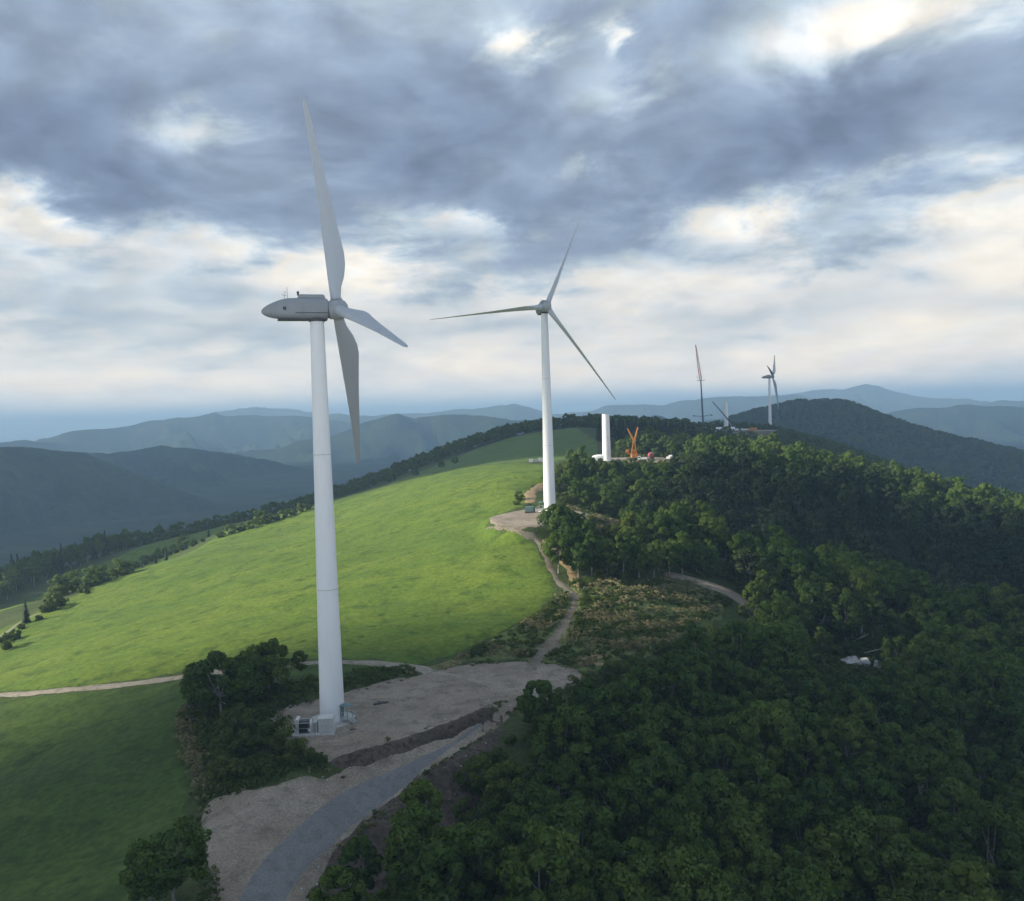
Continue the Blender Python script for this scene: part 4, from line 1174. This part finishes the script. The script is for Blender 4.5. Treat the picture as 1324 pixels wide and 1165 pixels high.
def scatter(name, P, rot, scl, var, src):
    """an uncountable mass of plants: one object, instanced on its points"""
    c, nvar = SRC[src]
    me = bpy.data.meshes.new(name); me.vertices.add(len(P)); me.vertices.foreach_set('co', np.asarray(P, np.float32).ravel())
    for nm, ty, v in (('rot', 'FLOAT', rot), ('scl', 'FLOAT', scl), ('var', 'INT', var)):
        at = me.attributes.new(nm, ty, 'POINT'); at.data.foreach_set('value', np.asarray(v, np.float32 if ty == 'FLOAT' else np.int32))
    o = link(name, me); tag(o, kind='stuff')
    g = bpy.data.node_groups.new(name, 'GeometryNodeTree')
    g.interface.new_socket('Geometry', in_out='INPUT', socket_type='NodeSocketGeometry'); g.interface.new_socket('Geometry', in_out='OUTPUT', socket_type='NodeSocketGeometry')
    N = g.nodes; L = g.links
    gi = N.new('NodeGroupInput'); go = N.new('NodeGroupOutput'); ip = N.new('GeometryNodeInstanceOnPoints'); ci = N.new('GeometryNodeCollectionInfo'); mp = N.new('GeometryNodeMeshToPoints')
    ci.inputs['Collection'].default_value = c; ci.inputs['Separate Children'].default_value = True; ci.inputs['Reset Children'].default_value = True
    ip.inputs['Pick Instance'].default_value = True

    def attr(nm, dt):
        a = N.new('GeometryNodeInputNamedAttribute'); a.data_type = dt; a.inputs['Name'].default_value = nm; return a.outputs['Attribute']
    cx = N.new('ShaderNodeCombineXYZ'); L.new(attr('rot', 'FLOAT'), cx.inputs[2])
    er = N.new('FunctionNodeEulerToRotation'); L.new(cx.outputs[0], er.inputs[0])
    L.new(gi.outputs[0], mp.inputs['Mesh']); L.new(mp.outputs[0], ip.inputs['Points']); L.new(ci.outputs[0], ip.inputs['Instance'])
    L.new(attr('var', 'INT'), ip.inputs['Instance Index']); L.new(er.outputs[0], ip.inputs['Rotation']); L.new(attr('scl', 'FLOAT'), ip.inputs['Scale'])
    L.new(ip.outputs[0], go.inputs[0])
    md = o.modifiers.new('scatter', 'NODES'); md.node_group = g
    return o


def jgrid(x0, x1, y0, y1, s, jit=.42):
    X, Y = np.meshgrid(np.arange(x0, x1, s), np.arange(y0, y1, s))
    X = X + (np.floor((Y - y0) / s) % 2) * s * .5
    return (X + RNG.uniform(-jit, jit, X.shape) * s).ravel(), (Y + RNG.uniform(-jit, jit, Y.shape) * s).ravel()


def plant(kind, name, loc, label, cat, group, rz=None, s=1.0, v=None, up=1.0, names=('trunk', 'crown')):
    tm, cm = kind[random.randrange(len(kind)) if v is None else v % len(kind)]
    o = empty(name, loc, label, cat, group, rz=random.uniform(0, 6.28) if rz is None else rz, scale=s)
    if up != 1.0:
        o.scale = (s, s, s * up)
    link(names[0], tm, None, o); link(names[1], cm, None, o)
    return o


# ------------------------------------------------------------------ where the forest stands
FOREST = np.array([(-30, 20), (-26, 70), (-20.5, 95), (-14, 106), (-8.5, 117), (-3, 126), (4, 136), (9, 147), (15, 155), (23, 167), (33, 179), (44, 194), (57, 207), (64, 214), (56, 224), (46, 226), (22, 222), (17, 230), (14, 244), (17, 256), (36, 264), (40, 280), (30, 298),
                   (22, 306), (17, 330), (22, 366), (30, 376), (84, 378), (90, 410), (80, 434), (58, 440), (55, 470), (60, 620), (80, 720), (340, 720), (340, 20)])
rc = ground(1100, 857)
CURVE_R = smooth_line(G((905, 754), (938, 765), (960, 778), (975, 790)), 6)


def forest_ok(X, Y, m=0.0):
    s = sd_poly(FOREST, X, Y)
    s = np.minimum(s, -sd_poly(PAD2, X, Y) - 2.0); s = np.minimum(s, -sd_poly(PAD3, X, Y) - 1.5)
    s = np.minimum(s, sd_line(CURVE_R, X, Y) - 4.5)
    s = np.minimum(s, np.hypot((X - rc[0]) / 1.2, Y - rc[1] + 2) - 7.5)
    s = np.minimum(s, -sd_poly([(15, 254), (40, 260), (46, 284), (31, 304), (16, 300)], X, Y))
    s = np.minimum(s, -sd_poly(SCRUB, X, Y) - 0.8); s = np.minimum(s, -sd_poly(SHELF, X, Y) - 4)
    return s > m


X, Y = jgrid(-30, 340, 40, 500, 5.7)
k = forest_ok(X, Y); X, Y = X[k], Y[k]
Z = H(X, Y)
pxs, pys = project(np.stack([X, Y, Z + 8], -1))
infr = (pxs > -90) & (pxs < PW + 90) & (pys < PH + 110) & (Y > 45)
X, Y, Z, pxs, pys = X[infr], Y[infr], Z[infr], pxs[infr], pys[infr]


def sees(X, Y, Zt):
    """is the treetop above the terrain's skyline towards the camera"""
    ok = np.ones(len(X), bool)
    for f in np.linspace(.3, .97, 24):
        ok &= (CZ + (Zt - CZ) * f) > H(X * f, Y * f) + np.where(f < .9, 5, 1)
    return ok


vis = sees(X, Y, Z + 10)
scl = RNG.choice([.62, .8, .95, 1.08, 1.2, 1.38], len(X)) * RNG.uniform(.92, 1.08, len(X)) * np.where(Y > 300, .95, 1.0)
rough_edge = forest_ok(X, Y, 6.0)
# young growth below the curved road and the scrub slope, so that both stay in view
for (xa, xb, ya, yb, lim) in ((880, 975, 150, 226, 800), (800, 880, 130, 190, 856), (740, 800, 120, 165, 880), (1040, 1160, 140, 208, 872), (756, 814, 212, 264, 694), (800, 850, 290, 388, 601), (850, 900, 290, 388, 595), (752, 800, 290, 395, 594)):
    m_ = (pxs > xa) & (pxs < xb) & (Y > ya) & (Y < yb)
    for i in np.nonzero(m_)[0]:
        top = CZ + px_ray(pxs[i], lim)[2] * Y[i]
        scl[i] = min(scl[i], max((top - Z[i]) / 10.8, .0))
scl = np.where(rough_edge, scl, scl * RNG.uniform(.6, .95, len(X)))
vis &= scl > .3
order = np.argsort(np.where(vis & (pys < PH + 40) & (pxs > -20) & (pxs < PW + 20), np.hypot(X, Y), 1e9))
ind = order[:255]
isind = np.zeros(len(X), bool); isind[ind] = True
ORD = ['leftmost', 'second from left', 'third from left', 'fourth from left', 'fifth from left', 'sixth from left', 'seventh from left', 'eighth from left', 'ninth from left', 'tenth from left']
recs = []
for i in ind:
    v = random.randrange(6); sz = 'small' if scl[i] < .78 else ('tall' if scl[i] > 1.12 else '')
    shp = ('round', 'slender', 'broad', 'slender', 'round', 'slender')[v]
    X_, Y_ = pxs[i], pys[i]
    vert = 'at the bottom edge' if Y_ > 1080 else ('low in the forest' if Y_ > 970 else ('halfway up the forest' if Y_ > 870 else 'high in the forest'))
    hor = 'beside the soil bank' if X_ < 650 else ('below the gravel pad' if X_ < 800 else ('below the scrub slope' if X_ < 940 else ('below the curved road' if X_ < 1060 else ('below the pale rocks' if X_ < 1190 else 'by the right edge'))))
    recs.append((' '.join(w for w in (sz, shp, 'dark tree', vert, hor) if w), X_, i, v))
bylab = {}
for r in sorted(recs, key=lambda r: r[1]):
    bylab.setdefault(r[0], []).append(r)
for lab, rs in bylab.items():
    for n_, (_, _, i, v) in enumerate(rs):
        plant(BROAD, 'broadleaf_tree', (X[i], Y[i], Z[i]), lab if len(rs) == 1 else lab + ', ' + ORD[min(n_, 9)], 'tree', 'trees of the shaded forest at lower right', s=float(scl[i]), v=v)
k_ = (scl <= .3) & (sd_line(CURVE, X, Y) > 6) & (np.hypot(X - rc[0], Y - rc[1]) > 11)
XS, YS = X[k_], Y[k_]
XS, YS = np.r_[XS, XS + 2.6, XS - 1.2], np.r_[YS, YS + .8, YS + 2.5]
rest = ~isind & (vis | (Y < 330)) & (scl > .3)
n = int(rest.sum())
VALLEY = np.array([(62, 240), (95, 262), (140, 262), (230, 240), (345, 230), (345, 330), (240, 340), (200, 362), (150, 395), (110, 400), (84, 370), (66, 345), (56, 320), (52, 285)])  # trees inside this outline get the leaves with painted-in shade
shd_ = (sd_poly(VALLEY, X, Y) + fbm(X, Y, 26, 3, 61) * 40 + RNG.normal(size=len(X)) * 4) > 0
for nm_, sel_, src_ in (('forest', rest & ~shd_, 'broadleaf'), ('shade_tinted_forest', rest & shd_, 'shade_tinted_broadleaf')):
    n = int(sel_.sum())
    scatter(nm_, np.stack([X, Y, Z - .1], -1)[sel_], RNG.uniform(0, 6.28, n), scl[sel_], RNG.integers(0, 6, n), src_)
# understorey that closes the forest edge
X, Y = jgrid(-30, 330, 45, 480, 3.4); k = forest_ok(X, Y, -3.5) & ~forest_ok(X, Y, 7.0) & (sd_poly(BANK, X, Y) < 0) & (sd_poly(PAD1, X, Y) < -1) & (sd_poly(SCRUB, X, Y) < 0) & (sd_line(CURVE, X, Y) > 4.5)
X, Y = np.r_[X[k], XS], np.r_[Y[k], YS]; n = len(X)
src_collection('bush', [joined('bush', v) for v in SHRUB])
scatter('undergrowth', np.stack([X, Y, H(X, Y) - .1], -1), RNG.uniform(0, 6.28, n), RNG.uniform(.5, 1.0, n), RNG.integers(0, 4, n), 'bush')

# scrubland tufts, and rank growth on banks
X, Y = jgrid(-40, 75, 140, 240, 1.05)
sd = sd_poly(SCRUB, X, Y); pth = sd_line(PATH, X, Y)
k = (sd > .4) & (pth > 1.7) & (sd_poly(PAD1, X, Y) < -.4) & (RNG.uniform(0, 1, len(X)) < .35 + 1.6 * np.clip(fbm(X, Y, 9, 3, 77) + .3, 0, 1))
X, Y = X[k], Y[k]; n = len(X)
dry = (fbm(X * .7 + Y * .7, Y - X, 7, 3, 78) + RNG.normal(size=n) * .15) > np.where(np.sin((Y * .85 - X * .75) * .95) * (X > 18) > .45, -.3, .12)
scatter('scrub', np.stack([X, Y, H(X, Y) + .1], -1), RNG.uniform(0, 6.28, n), RNG.uniform(.5, 1.25, n), np.where(dry, RNG.integers(2, 4, n), RNG.integers(0, 2, n)), 'tuft')
BANKS = np.array(G((256, 905), (330, 897), (400, 882), (470, 872), (530, 868), (528, 880), (470, 893), (400, 906), (355, 930), (350, 960), (420, 975), (400, 1000), (330, 1022), (270, 1045), (262, 1010), (245, 960), (235, 930)))
X, Y = jgrid(-110, 0, 85, 200, 1.1)
k = (sd_poly(BANKS, X, Y) > -1.2) & (sd_poly(PAD1, X, Y) < -.5) & (sd_poly(SHELF, X, Y) < -.4)
X, Y = X[k], Y[k]; n = len(X)
vl = sd_line(smooth_line(G((240, 905), (228, 935), (242, 968), (252, 1005), (245, 1040)), 8), X, Y)
scatter('bank_vegetation', np.stack([X, Y, H(X, Y)], -1), RNG.uniform(0, 6.28, n), RNG.uniform(.5, 1.15, n), np.where(vl + RNG.normal(size=n) * .8 < 1.8, RNG.integers(2, 4, n), RNG.integers(0, 2, n)), 'tuft')

st_ = []
for i in range(3):
    bm = bmesh.new(); bmesh.ops.create_icosphere(bm, subdivisions=1, radius=.5)
    for v in bm.verts:
        v.co *= random.uniform(.7, 1.15); v.co.z *= .65
    me = bpy.data.meshes.new('stone'); bm.to_mesh(me); bm.free(); me.materials.append(M['rock' if i == 0 else 'soilrock']); st_.append(me)
src_collection('stone', st_)
X, Y = jgrid(-70, 25, 70, 175, .9)
e1 = np.minimum(np.abs(sd_poly(PAD1, X, Y)), np.abs(sd_poly(SHELF, X, Y))); bk = np.maximum(sd_poly(BANK, X, Y) + 1.5, 1.4 - sd_line(STEP, X, Y))
pr_ = np.where(bk > 0, .35, np.where(e1 < 1.3, .22, np.where(np.maximum(sd_poly(PAD1, X, Y), sd_poly(SHELF, X, Y)) > 0, .03, 0)))
k = (RNG.uniform(0, 1, len(X)) < pr_) & (sd_line(ROAD, X, Y) > 3.0); X, Y = X[k], Y[k]; n = len(X)
scatter('loose_stones', np.stack([X, Y, H(X, Y) + .12], -1), RNG.uniform(0, 6.28, n), RNG.uniform(.15, .6, n) ** 1.4, RNG.integers(0, 3, n), 'stone')
X, Y = jgrid(-70, 25, 70, 175, .8)
e1 = np.maximum(sd_poly(PAD1, X, Y), sd_poly(SHELF, X, Y))
k = (e1 > -1.2) & (e1 < .9) & (RNG.uniform(0, 1, len(X)) < .4 + fbm(X, Y, 6, 2, 88)) & (sd_line(ROAD, X, Y) > 2.8) & (sd_line(STEP, X, Y) > 1.5) & (sd_line(TRACK, X, Y) > 1.6); X, Y = X[k], Y[k]; n = len(X)
scatter('pad_edge_weeds', np.stack([X, Y, H(X, Y) + .02], -1), RNG.uniform(0, 6.28, n), RNG.uniform(.22, .6, n), RNG.integers(0, 3, n), 'tuft')

# ------------------------------------------------------------------ trees and shrubs one can tell apart
def ordn(i, n):
    return ORD[i] if i < 10 else ('rightmost' if i == n - 1 else ('second' if i == n - 2 else ('third' if i == n - 3 else ('fourth' if i == n - 4 else 'fifth'))) + ' from right')


def tree_px(px, py, label, kind=BROAD, name='broadleaf_tree', s=1.0, v=0, group=None, cat='tree', up=1.0, names=('trunk', 'crown'), sink=0.0):
    g = ground(px, py); return plant(kind, name, g - np.array([0, 0, .1 + sink]), label, cat, group, s=s, v=v, up=up, names=names)


tree_px(286, 926, 'leaning pale-trunked tree at the left end of the near turbine pad', s=1.35, v=2, up=.9, sink=1.8)
tree_px(258, 915, 'low spreading tree on the meadow corner below the dirt track', s=1.0, v=4, sink=1.4)
tree_px(348, 892, 'rounded dark tree standing just left of the near turbine tower', s=1.15, v=0, up=.85, sink=1.8)
tree_px(322, 905, 'dark tree between the leaning tree and the rounded tree left of the near turbine', s=1.0, v=4, sink=1.4)
tree_px(388, 878, 'thin small tree close beside the near turbine tower', s=.5, v=3)
tree_px(225, 1170, 'bushy light-topped tree at the bottom edge between meadow and gravel', s=1.0, v=2, up=.85)
tree_px(196, 1180, 'smaller bushy tree at the bottom edge on the meadow side', s=.8, v=4, up=.85)
THR = [2, 4, 8, 11, 7, 3, 9, 13, 1, 6, 10, 12, 0, 5]
for i, (px, py, s) in enumerate(((275, 968, 1.25), (300, 985, 1.2), (330, 975, 1.3), (360, 968, 1.0), (318, 1005, 1.0), (290, 1012, .9), (345, 1000, .95), (385, 990, .8), (262, 950, .9), (310, 950, 1.2), (345, 950, 1.1), (372, 975, .9), (245, 1075, .8), (292, 1000, .7))):
    tree_px(px, py, 'dense green bush in the thicket left of the near turbine pad, ' + ordn(THR[i], 14), SHRUB, 'thicket_bush', s, i, 'thicket bushes left of the turbine pad', 'bush', names=('stem', 'foliage'))
FLW = [crown_mesh('flower_heads', 300 + i, 1.5, .2, 1.1, 9, 24, .1, 'round', 'flower')[0] for i in range(2)]
STM = trunk_mesh('stem', 44, .8, .04, [np.array([.3, .2, .6]), np.array([-.3, .1, .7]), np.array([.1, -.3, .6])], 'darkbark', .1, 3)
for i, (px, py, s) in enumerate(((252, 985, .9), (258, 1000, 1.0), (255, 1015, .8), (265, 1022, .9), (246, 960, .7), (262, 1035, .7), (240, 945, .5))):
    tree_px(px, py, 'pale flowering bush along the lower meadow edge, %s' % ('nearest the thicket middle', 'below the middle one', 'third from the gravel', 'second from the gravel', 'third from the top', 'nearest the gravel', 'topmost of the row')[i], [(STM, FLW[i % 2])], 'flowering_bush', s, 0, 'pale flowering bushes by the lower meadow', 'bush', names=('stem', 'flower_heads'))
CL = [(722, 742, 1.05, 2), (738, 735, 1.1, 0), (728, 718, 1.1, 5), (748, 748, .95, 4), (765, 745, 1.0, 1), (718, 700, 1.05, 2), (742, 712, 1.0, 3), (758, 725, 1.0, 0), (785, 747, .95, 3), (806, 750, 1.0, 5), (826, 752, 1.0, 1), (846, 751, .95, 3), (866, 747, .9, 0), (882, 742, .95, 5)]
for i, (px, py, s, v) in enumerate(CL):
    if i < 8:
        tree_px(px, py, 'sunlit leafy tree in the clump below the mid-distance turbine, ' + ordn((2, 4, 3, 6, 7, 0, 5, 1)[i] if i != 1 else 4, 8), s=s, v=v, group='clump below the mid-distance turbine')
    else:
        tree_px(px, py, 'slim pale-trunked tree in the row behind the rough scrub slope, ' + ORD[i - 8], s=s, v=v, group='row behind the scrub slope')
X, Y = jgrid(10, 50, 245, 310, 1.3)
OPEN_ = [(14, 246), (42, 256), (48, 284), (33, 308), (14, 304)]
k = (sd_poly(OPEN_, X, Y) > 0) & (sd_poly(PAD2, X, Y) < .3) & (RNG.uniform(0, 1, len(X)) < .55 + fbm(X, Y, 8, 3, 99)); X, Y = X[k], Y[k]; n = len(X)
scatter('ridge_scrub', np.stack([X, Y, H(X, Y) - .05], -1), RNG.uniform(0, 6.28, n), RNG.uniform(.5, 1.5, n), np.where(fbm(X, Y, 7, 2, 98) > .1, RNG.integers(2, 4, n), RNG.integers(0, 2, n)), 'tuft')
dline('bare_earth_patch', smooth_line([(26, 262), (31, 270), (33, 280)], 6), 1.6, .6, .18, M['ochre'], noise=.4, seed=41)
# ridge bushes round the second pad
for i, (x, y, s) in enumerate(sorted(((22, 300, 1.0), (26, 306, .9), (18, 308, .8), (30, 286, .9), (2, 308, .7), (1, 300, .6), (24, 316, 1.0), (14, 352, .8), (12, 345, .7), (36, 268, .7), (33, 258, .8)), key=lambda p: p[0] / p[1])):
    plant(SHRUB, 'ridge_bush', (x, y, float(H(x, y))), 'bush on the bare ridge top around the mid-distance turbine pad, ' + ordn(i, 11), 'bush', 'ridge bushes', s=s, names=('stem', 'foliage'))
# hedgerow along the far edge of the meadow
HEDGE = [(8, 838, 1.0, 1), (18, 826, .9, 0), (28, 812, .7, 2), (50, 800, .7, 2), (58, 790, 1.0, 0), (68, 787, 1.1, 1), (78, 782, .9, 0), (72, 770, 1.2, 3), (84, 768, 1.4, 3), (96, 762, 1.3, 3), (107, 764, .9, 0), (118, 757, 1.3, 3), (112, 766, .7, 2),
         (140, 750, .7, 2), (152, 744, 1.2, 3), (163, 741, 1.2, 1), (128, 752, 1.2, 3), (178, 732, .9, 0), (188, 728, 1.0, 1), (198, 724, 1.0, 0), (208, 720, 1.1, 1), (219, 716, .8, 2), (228, 713, 1.0, 1), (238, 709, 1.2, 3), (250, 704, .9, 0), (262, 699, .7, 2),
         (286, 693, .9, 0), (299, 689, 1.0, 1), (312, 685, 1.0, 0), (324, 682, .9, 1), (335, 677, 1.2, 3), (346, 675, 1.0, 1), (357, 671, .9, 0), (368, 668, .9, 1), (379, 664, .9, 0), (390, 660, .9, 1), (398, 657, .8, 0)]
hz_ = {}
for (px, py, s, v) in sorted(HEDGE):
    part_ = 'left frame edge' if px < 40 else ('lone conifer' if px < 85 else ('tall leafy stretch' if px < 150 else ('pair of conifers' if px < 215 else ('middle dip' if px < 270 else ('right-hand stretch' if px < 340 else 'near turbine tower')))))
    sz_ = 'low' if s < .85 else ('tall' if s > 1.1 else 'rounded')
    hz_.setdefault((sz_, part_), []).append((px, py, s, v))
for (sz_, part_), L_ in hz_.items():
    for i, (px, py, s, v) in enumerate(L_):
        tree_px(px, py + 2, '%s sunlit shrub in the meadow hedgerow by the %s%s' % (sz_, part_, '' if len(L_) == 1 else ', ' + ORD[i]), SHRUB, 'hedgerow_shrub', s * 1.3, v, 'hedgerow shrubs', 'shrub', names=('stem', 'foliage'))
tree_px(34, 806, 'lone small conifer casting a shadow at the left edge of the bright meadow', CONIF, 'conifer', .75, 1)
dline('field_path', smooth_line(G((-40, 848), (0, 824), (30, 803), (60, 790)), 6), 1.0, .6, .18, M['track'], noise=.1, seed=21)
# trees in the valley field and beyond: conifers you can count
for i, (px, Y) in enumerate(((182, 402), (200, 408), (214, 415), (270, 446), (486, 500), (505, 510), (512, 516), (540, 540), (574, 545), (592, 560))):
    p = at_y(px, 700, Y); plant(CONIF if i < 4 else BROAD, 'conifer' if i < 4 else 'field_tree', (p[0], p[1], float(H(p[0], p[1]))), 'slender conifer in the valley field behind the hedgerow, ' + ORD[i] if i < 4 else 'small dark tree on the boundary between the shaded far fields, ' + ORD[i - 4], 'tree',
                                'conifers behind the hedgerow' if i < 4 else 'field boundary trees', s=.55)
X, Y = jgrid(52, 118, 540, 604, 5.0); k = sd_poly([(52, 545), (112, 540), (122, 590), (60, 600)], X, Y) > 0
for x, y in zip(X[k], Y[k]):
    plant(CONIF, 'conifer', (x, y, float(H(x, y)) - .1), 'tall dark conifer in the plantation behind the unfinished tower', 'tree', 'conifer plantation on the ridge', s=random.uniform(.85, 1.15))
X, Y = jgrid(-325, -205, 390, 560, 6.2); k = (sd_poly([(-330, 385), (-262, 385), (-246, 420), (-240, 470), (-215, 540), (-330, 560)], X, Y) > 0)
X, Y = X[k], Y[k]; vis = sees(X, Y, H(X, Y) + 11) & (project(np.stack([X, Y, H(X, Y) + 6], -1))[0] > -40)
o_ = np.argsort(np.hypot(X, Y) + np.where(vis, 0, 1e6))[:110]
for j, i in enumerate(o_):
    c_ = j % 5 == 0
    plant(CONIF if c_ else BROAD, 'conifer' if c_ else 'broadleaf_tree', (X[i], Y[i], float(H(X[i], Y[i])) - .1), 'dark conifer in the wood below the meadow at the far left' if c_ else 'dark broadleaf tree in the wood below the meadow at the far left', 'tree',
          'conifers of the left wood' if c_ else 'broadleaf trees of the left wood', s=random.uniform(.9, 1.2))

# ------------------------------------------------------------------ woods too far to count
TL = np.array([(-250, 500), (-232, 520), (-205, 562), (-165, 588), (-128, 612), (-80, 634), (-30, 650), (50, 668), (56, 620)])
X, Y = jgrid(-900, 75, 380, 1250, 8.5)
tly = np.interp(X, TL[:-1, 0], TL[:-1, 1])
k = ((Y > tly) & (X > -250) & (Y < 760)) | ((X <= -250) & (Y > 560 + 0 * X)) | ((X < -330) & (Y > 380))
k &= (np.abs(X) < .66 * Y + 60); X, Y = X[k], Y[k]
inn = inside(X, Y); Z = np.where(inn, H(X, Y), 0)
Z[~inn] = base_height(X[~inn], Y[~inn])
n = len(X)
scatter('valley_forest', np.stack([X, Y, Z - .2], -1), RNG.uniform(0, 6.28, n), RNG.uniform(.7, 1.05, n), RNG.integers(0, 3, n), 'distant_broadleaf')
X, Y = jgrid(60, 760, 440, 1300, 6.6)
k = (sd_poly(PAD5, X, Y) < -4) & (X < .66 * Y + 40) & ((Y > 500) | (X > 345)) & ~((X < 130) & (Y < 612)) & (X > 58 + np.clip(Y - 700, 0, 400) * .05)
k &= ~((np.abs(X / Y - 190 / 765) < .05) & (Y > 690) & (Y < 765))
X, Y = X[k], Y[k]
Z = np.where(inside(X, Y), H(X, Y), 0); m_ = ~inside(X, Y); Z[m_] = base_height(X[m_], Y[m_]); n = len(X)
scatter('ridge_forest', np.stack([X, Y, Z - .2], -1), RNG.uniform(0, 6.28, n), RNG.uniform(.7, 1.0, n), RNG.integers(0, 3, n), 'distant_broadleaf')
th = RNG.uniform(R(4), R(34), 26000); rr = np.sqrt(RNG.uniform(1150 ** 2, 1900 ** 2, 26000))
X, Y = rr * np.sin(th), rr * np.cos(th); Z = base_height(X, Y); k = Z > -140
n = int(k.sum())
scatter('hillside_forest', np.stack([X, Y, Z - .3], -1)[k], RNG.uniform(0, 6.28, n), RNG.uniform(.75, 1.1, n), RNG.integers(0, 3, n), 'distant_broadleaf')

# ------------------------------------------------------------------ rock outcrop and windfall in the clearing
ro = empty('rock_outcrop', (rc[0], rc[1] - 2, float(H(rc[0], rc[1] - 2))), 'pale grey rock outcrop in the clearing of the dark forest at right', 'rock')
for i in range(13):
    bm = bmesh.new(); bmesh.ops.create_icosphere(bm, subdivisions=2, radius=1.0)
    sx, sy, sz = random.uniform(.9, 2.4), random.uniform(.8, 1.6), random.uniform(.5, 1.2)
    for v in bm.verts:
        f = 1 + .35 * (math.sin(v.co.x * 3.1 + i) * math.cos(v.co.y * 2.7 + 2 * i) + .5 * math.sin(v.co.z * 5 + i)); v.co = Vector((v.co.x * f * sx, v.co.y * f * sy, v.co.z * f * sz))
    me = bpy.data.meshes.new('boulder'); bm.to_mesh(me); bm.free()
    link('boulder', me, M['rock'], ro, (random.uniform(-5, 5), random.uniform(-2.5, 2.5), random.uniform(.1, 1.4)))
for i, (dx, dy, L, an, up_, lab) in enumerate(((-1, 5, 9, .35, .35, 'bleached fallen trunk slanting behind the pale rocks'), (4, 4, 8, -.5, .25, 'bleached fallen trunk right of the pale rocks'), (-5, 9, 7, .9, .8, 'upright snapped pale trunk above the pale rocks'), (6, 9, 8, 1.3, .6, 'leaning pale dead trunk on the slope behind the rocks'))):
    x, y = rc[0] + dx, rc[1] + dy; z = float(H(x, y))
    o = empty('fallen_trunk', (x, y, z + .2), lab, 'log')
    e = Vector((L * math.cos(an) * math.cos(up_), L * math.sin(an) * .4, L * math.sin(up_)))
    MB().tube((0, 0, 0), e * .5, .2, .15, n=7).tube(e * .5, e, .15, .05, n=7).build('bole', M['deadwood'], o, smooth=True)
    for f_, d_ in ((.5, Vector((-.6, .3, 1.4))), (.7, Vector((.9, -.2, 1.1))), (.85, Vector((.2, .6, .9)))):
        MB().tube(e * f_, e * f_ + d_, .06, .015, n=5).build('branch', M['deadwood'], o)

# ------------------------------------------------------------------ haze
zmin = float(HZZ.min()) - 1.5; ztop = float(HZZ.max()) + 12
hz = MB().box((0, 19500, (zmin + ztop) / 2), (86000, 47000, ztop - zmin)).mesh('haze')
m_, t_, out_ = new_mat('haze_air')
pv = t_.node('ShaderNodeVolumePrincipled', {'Color': (.52, .75, 1.0, 1), 'Density': 0.00019, 'Anisotropy': 0.0})
t_.l.new(pv.outputs[0], out_.inputs['Volume'])
tag(link('haze', hz, m_), kind='stuff')
sc.cycles.use_denoising = True
sc.cycles.max_bounces = 6; sc.cycles.diffuse_bounces = 3; sc.cycles.glossy_bounces = 2; sc.cycles.transmission_bounces = 4; sc.cycles.volume_bounces = 3; sc.cycles.transparent_max_bounces = 4
sc.cycles.use_adaptive_sampling = True; sc.cycles.adaptive_threshold = 0.02
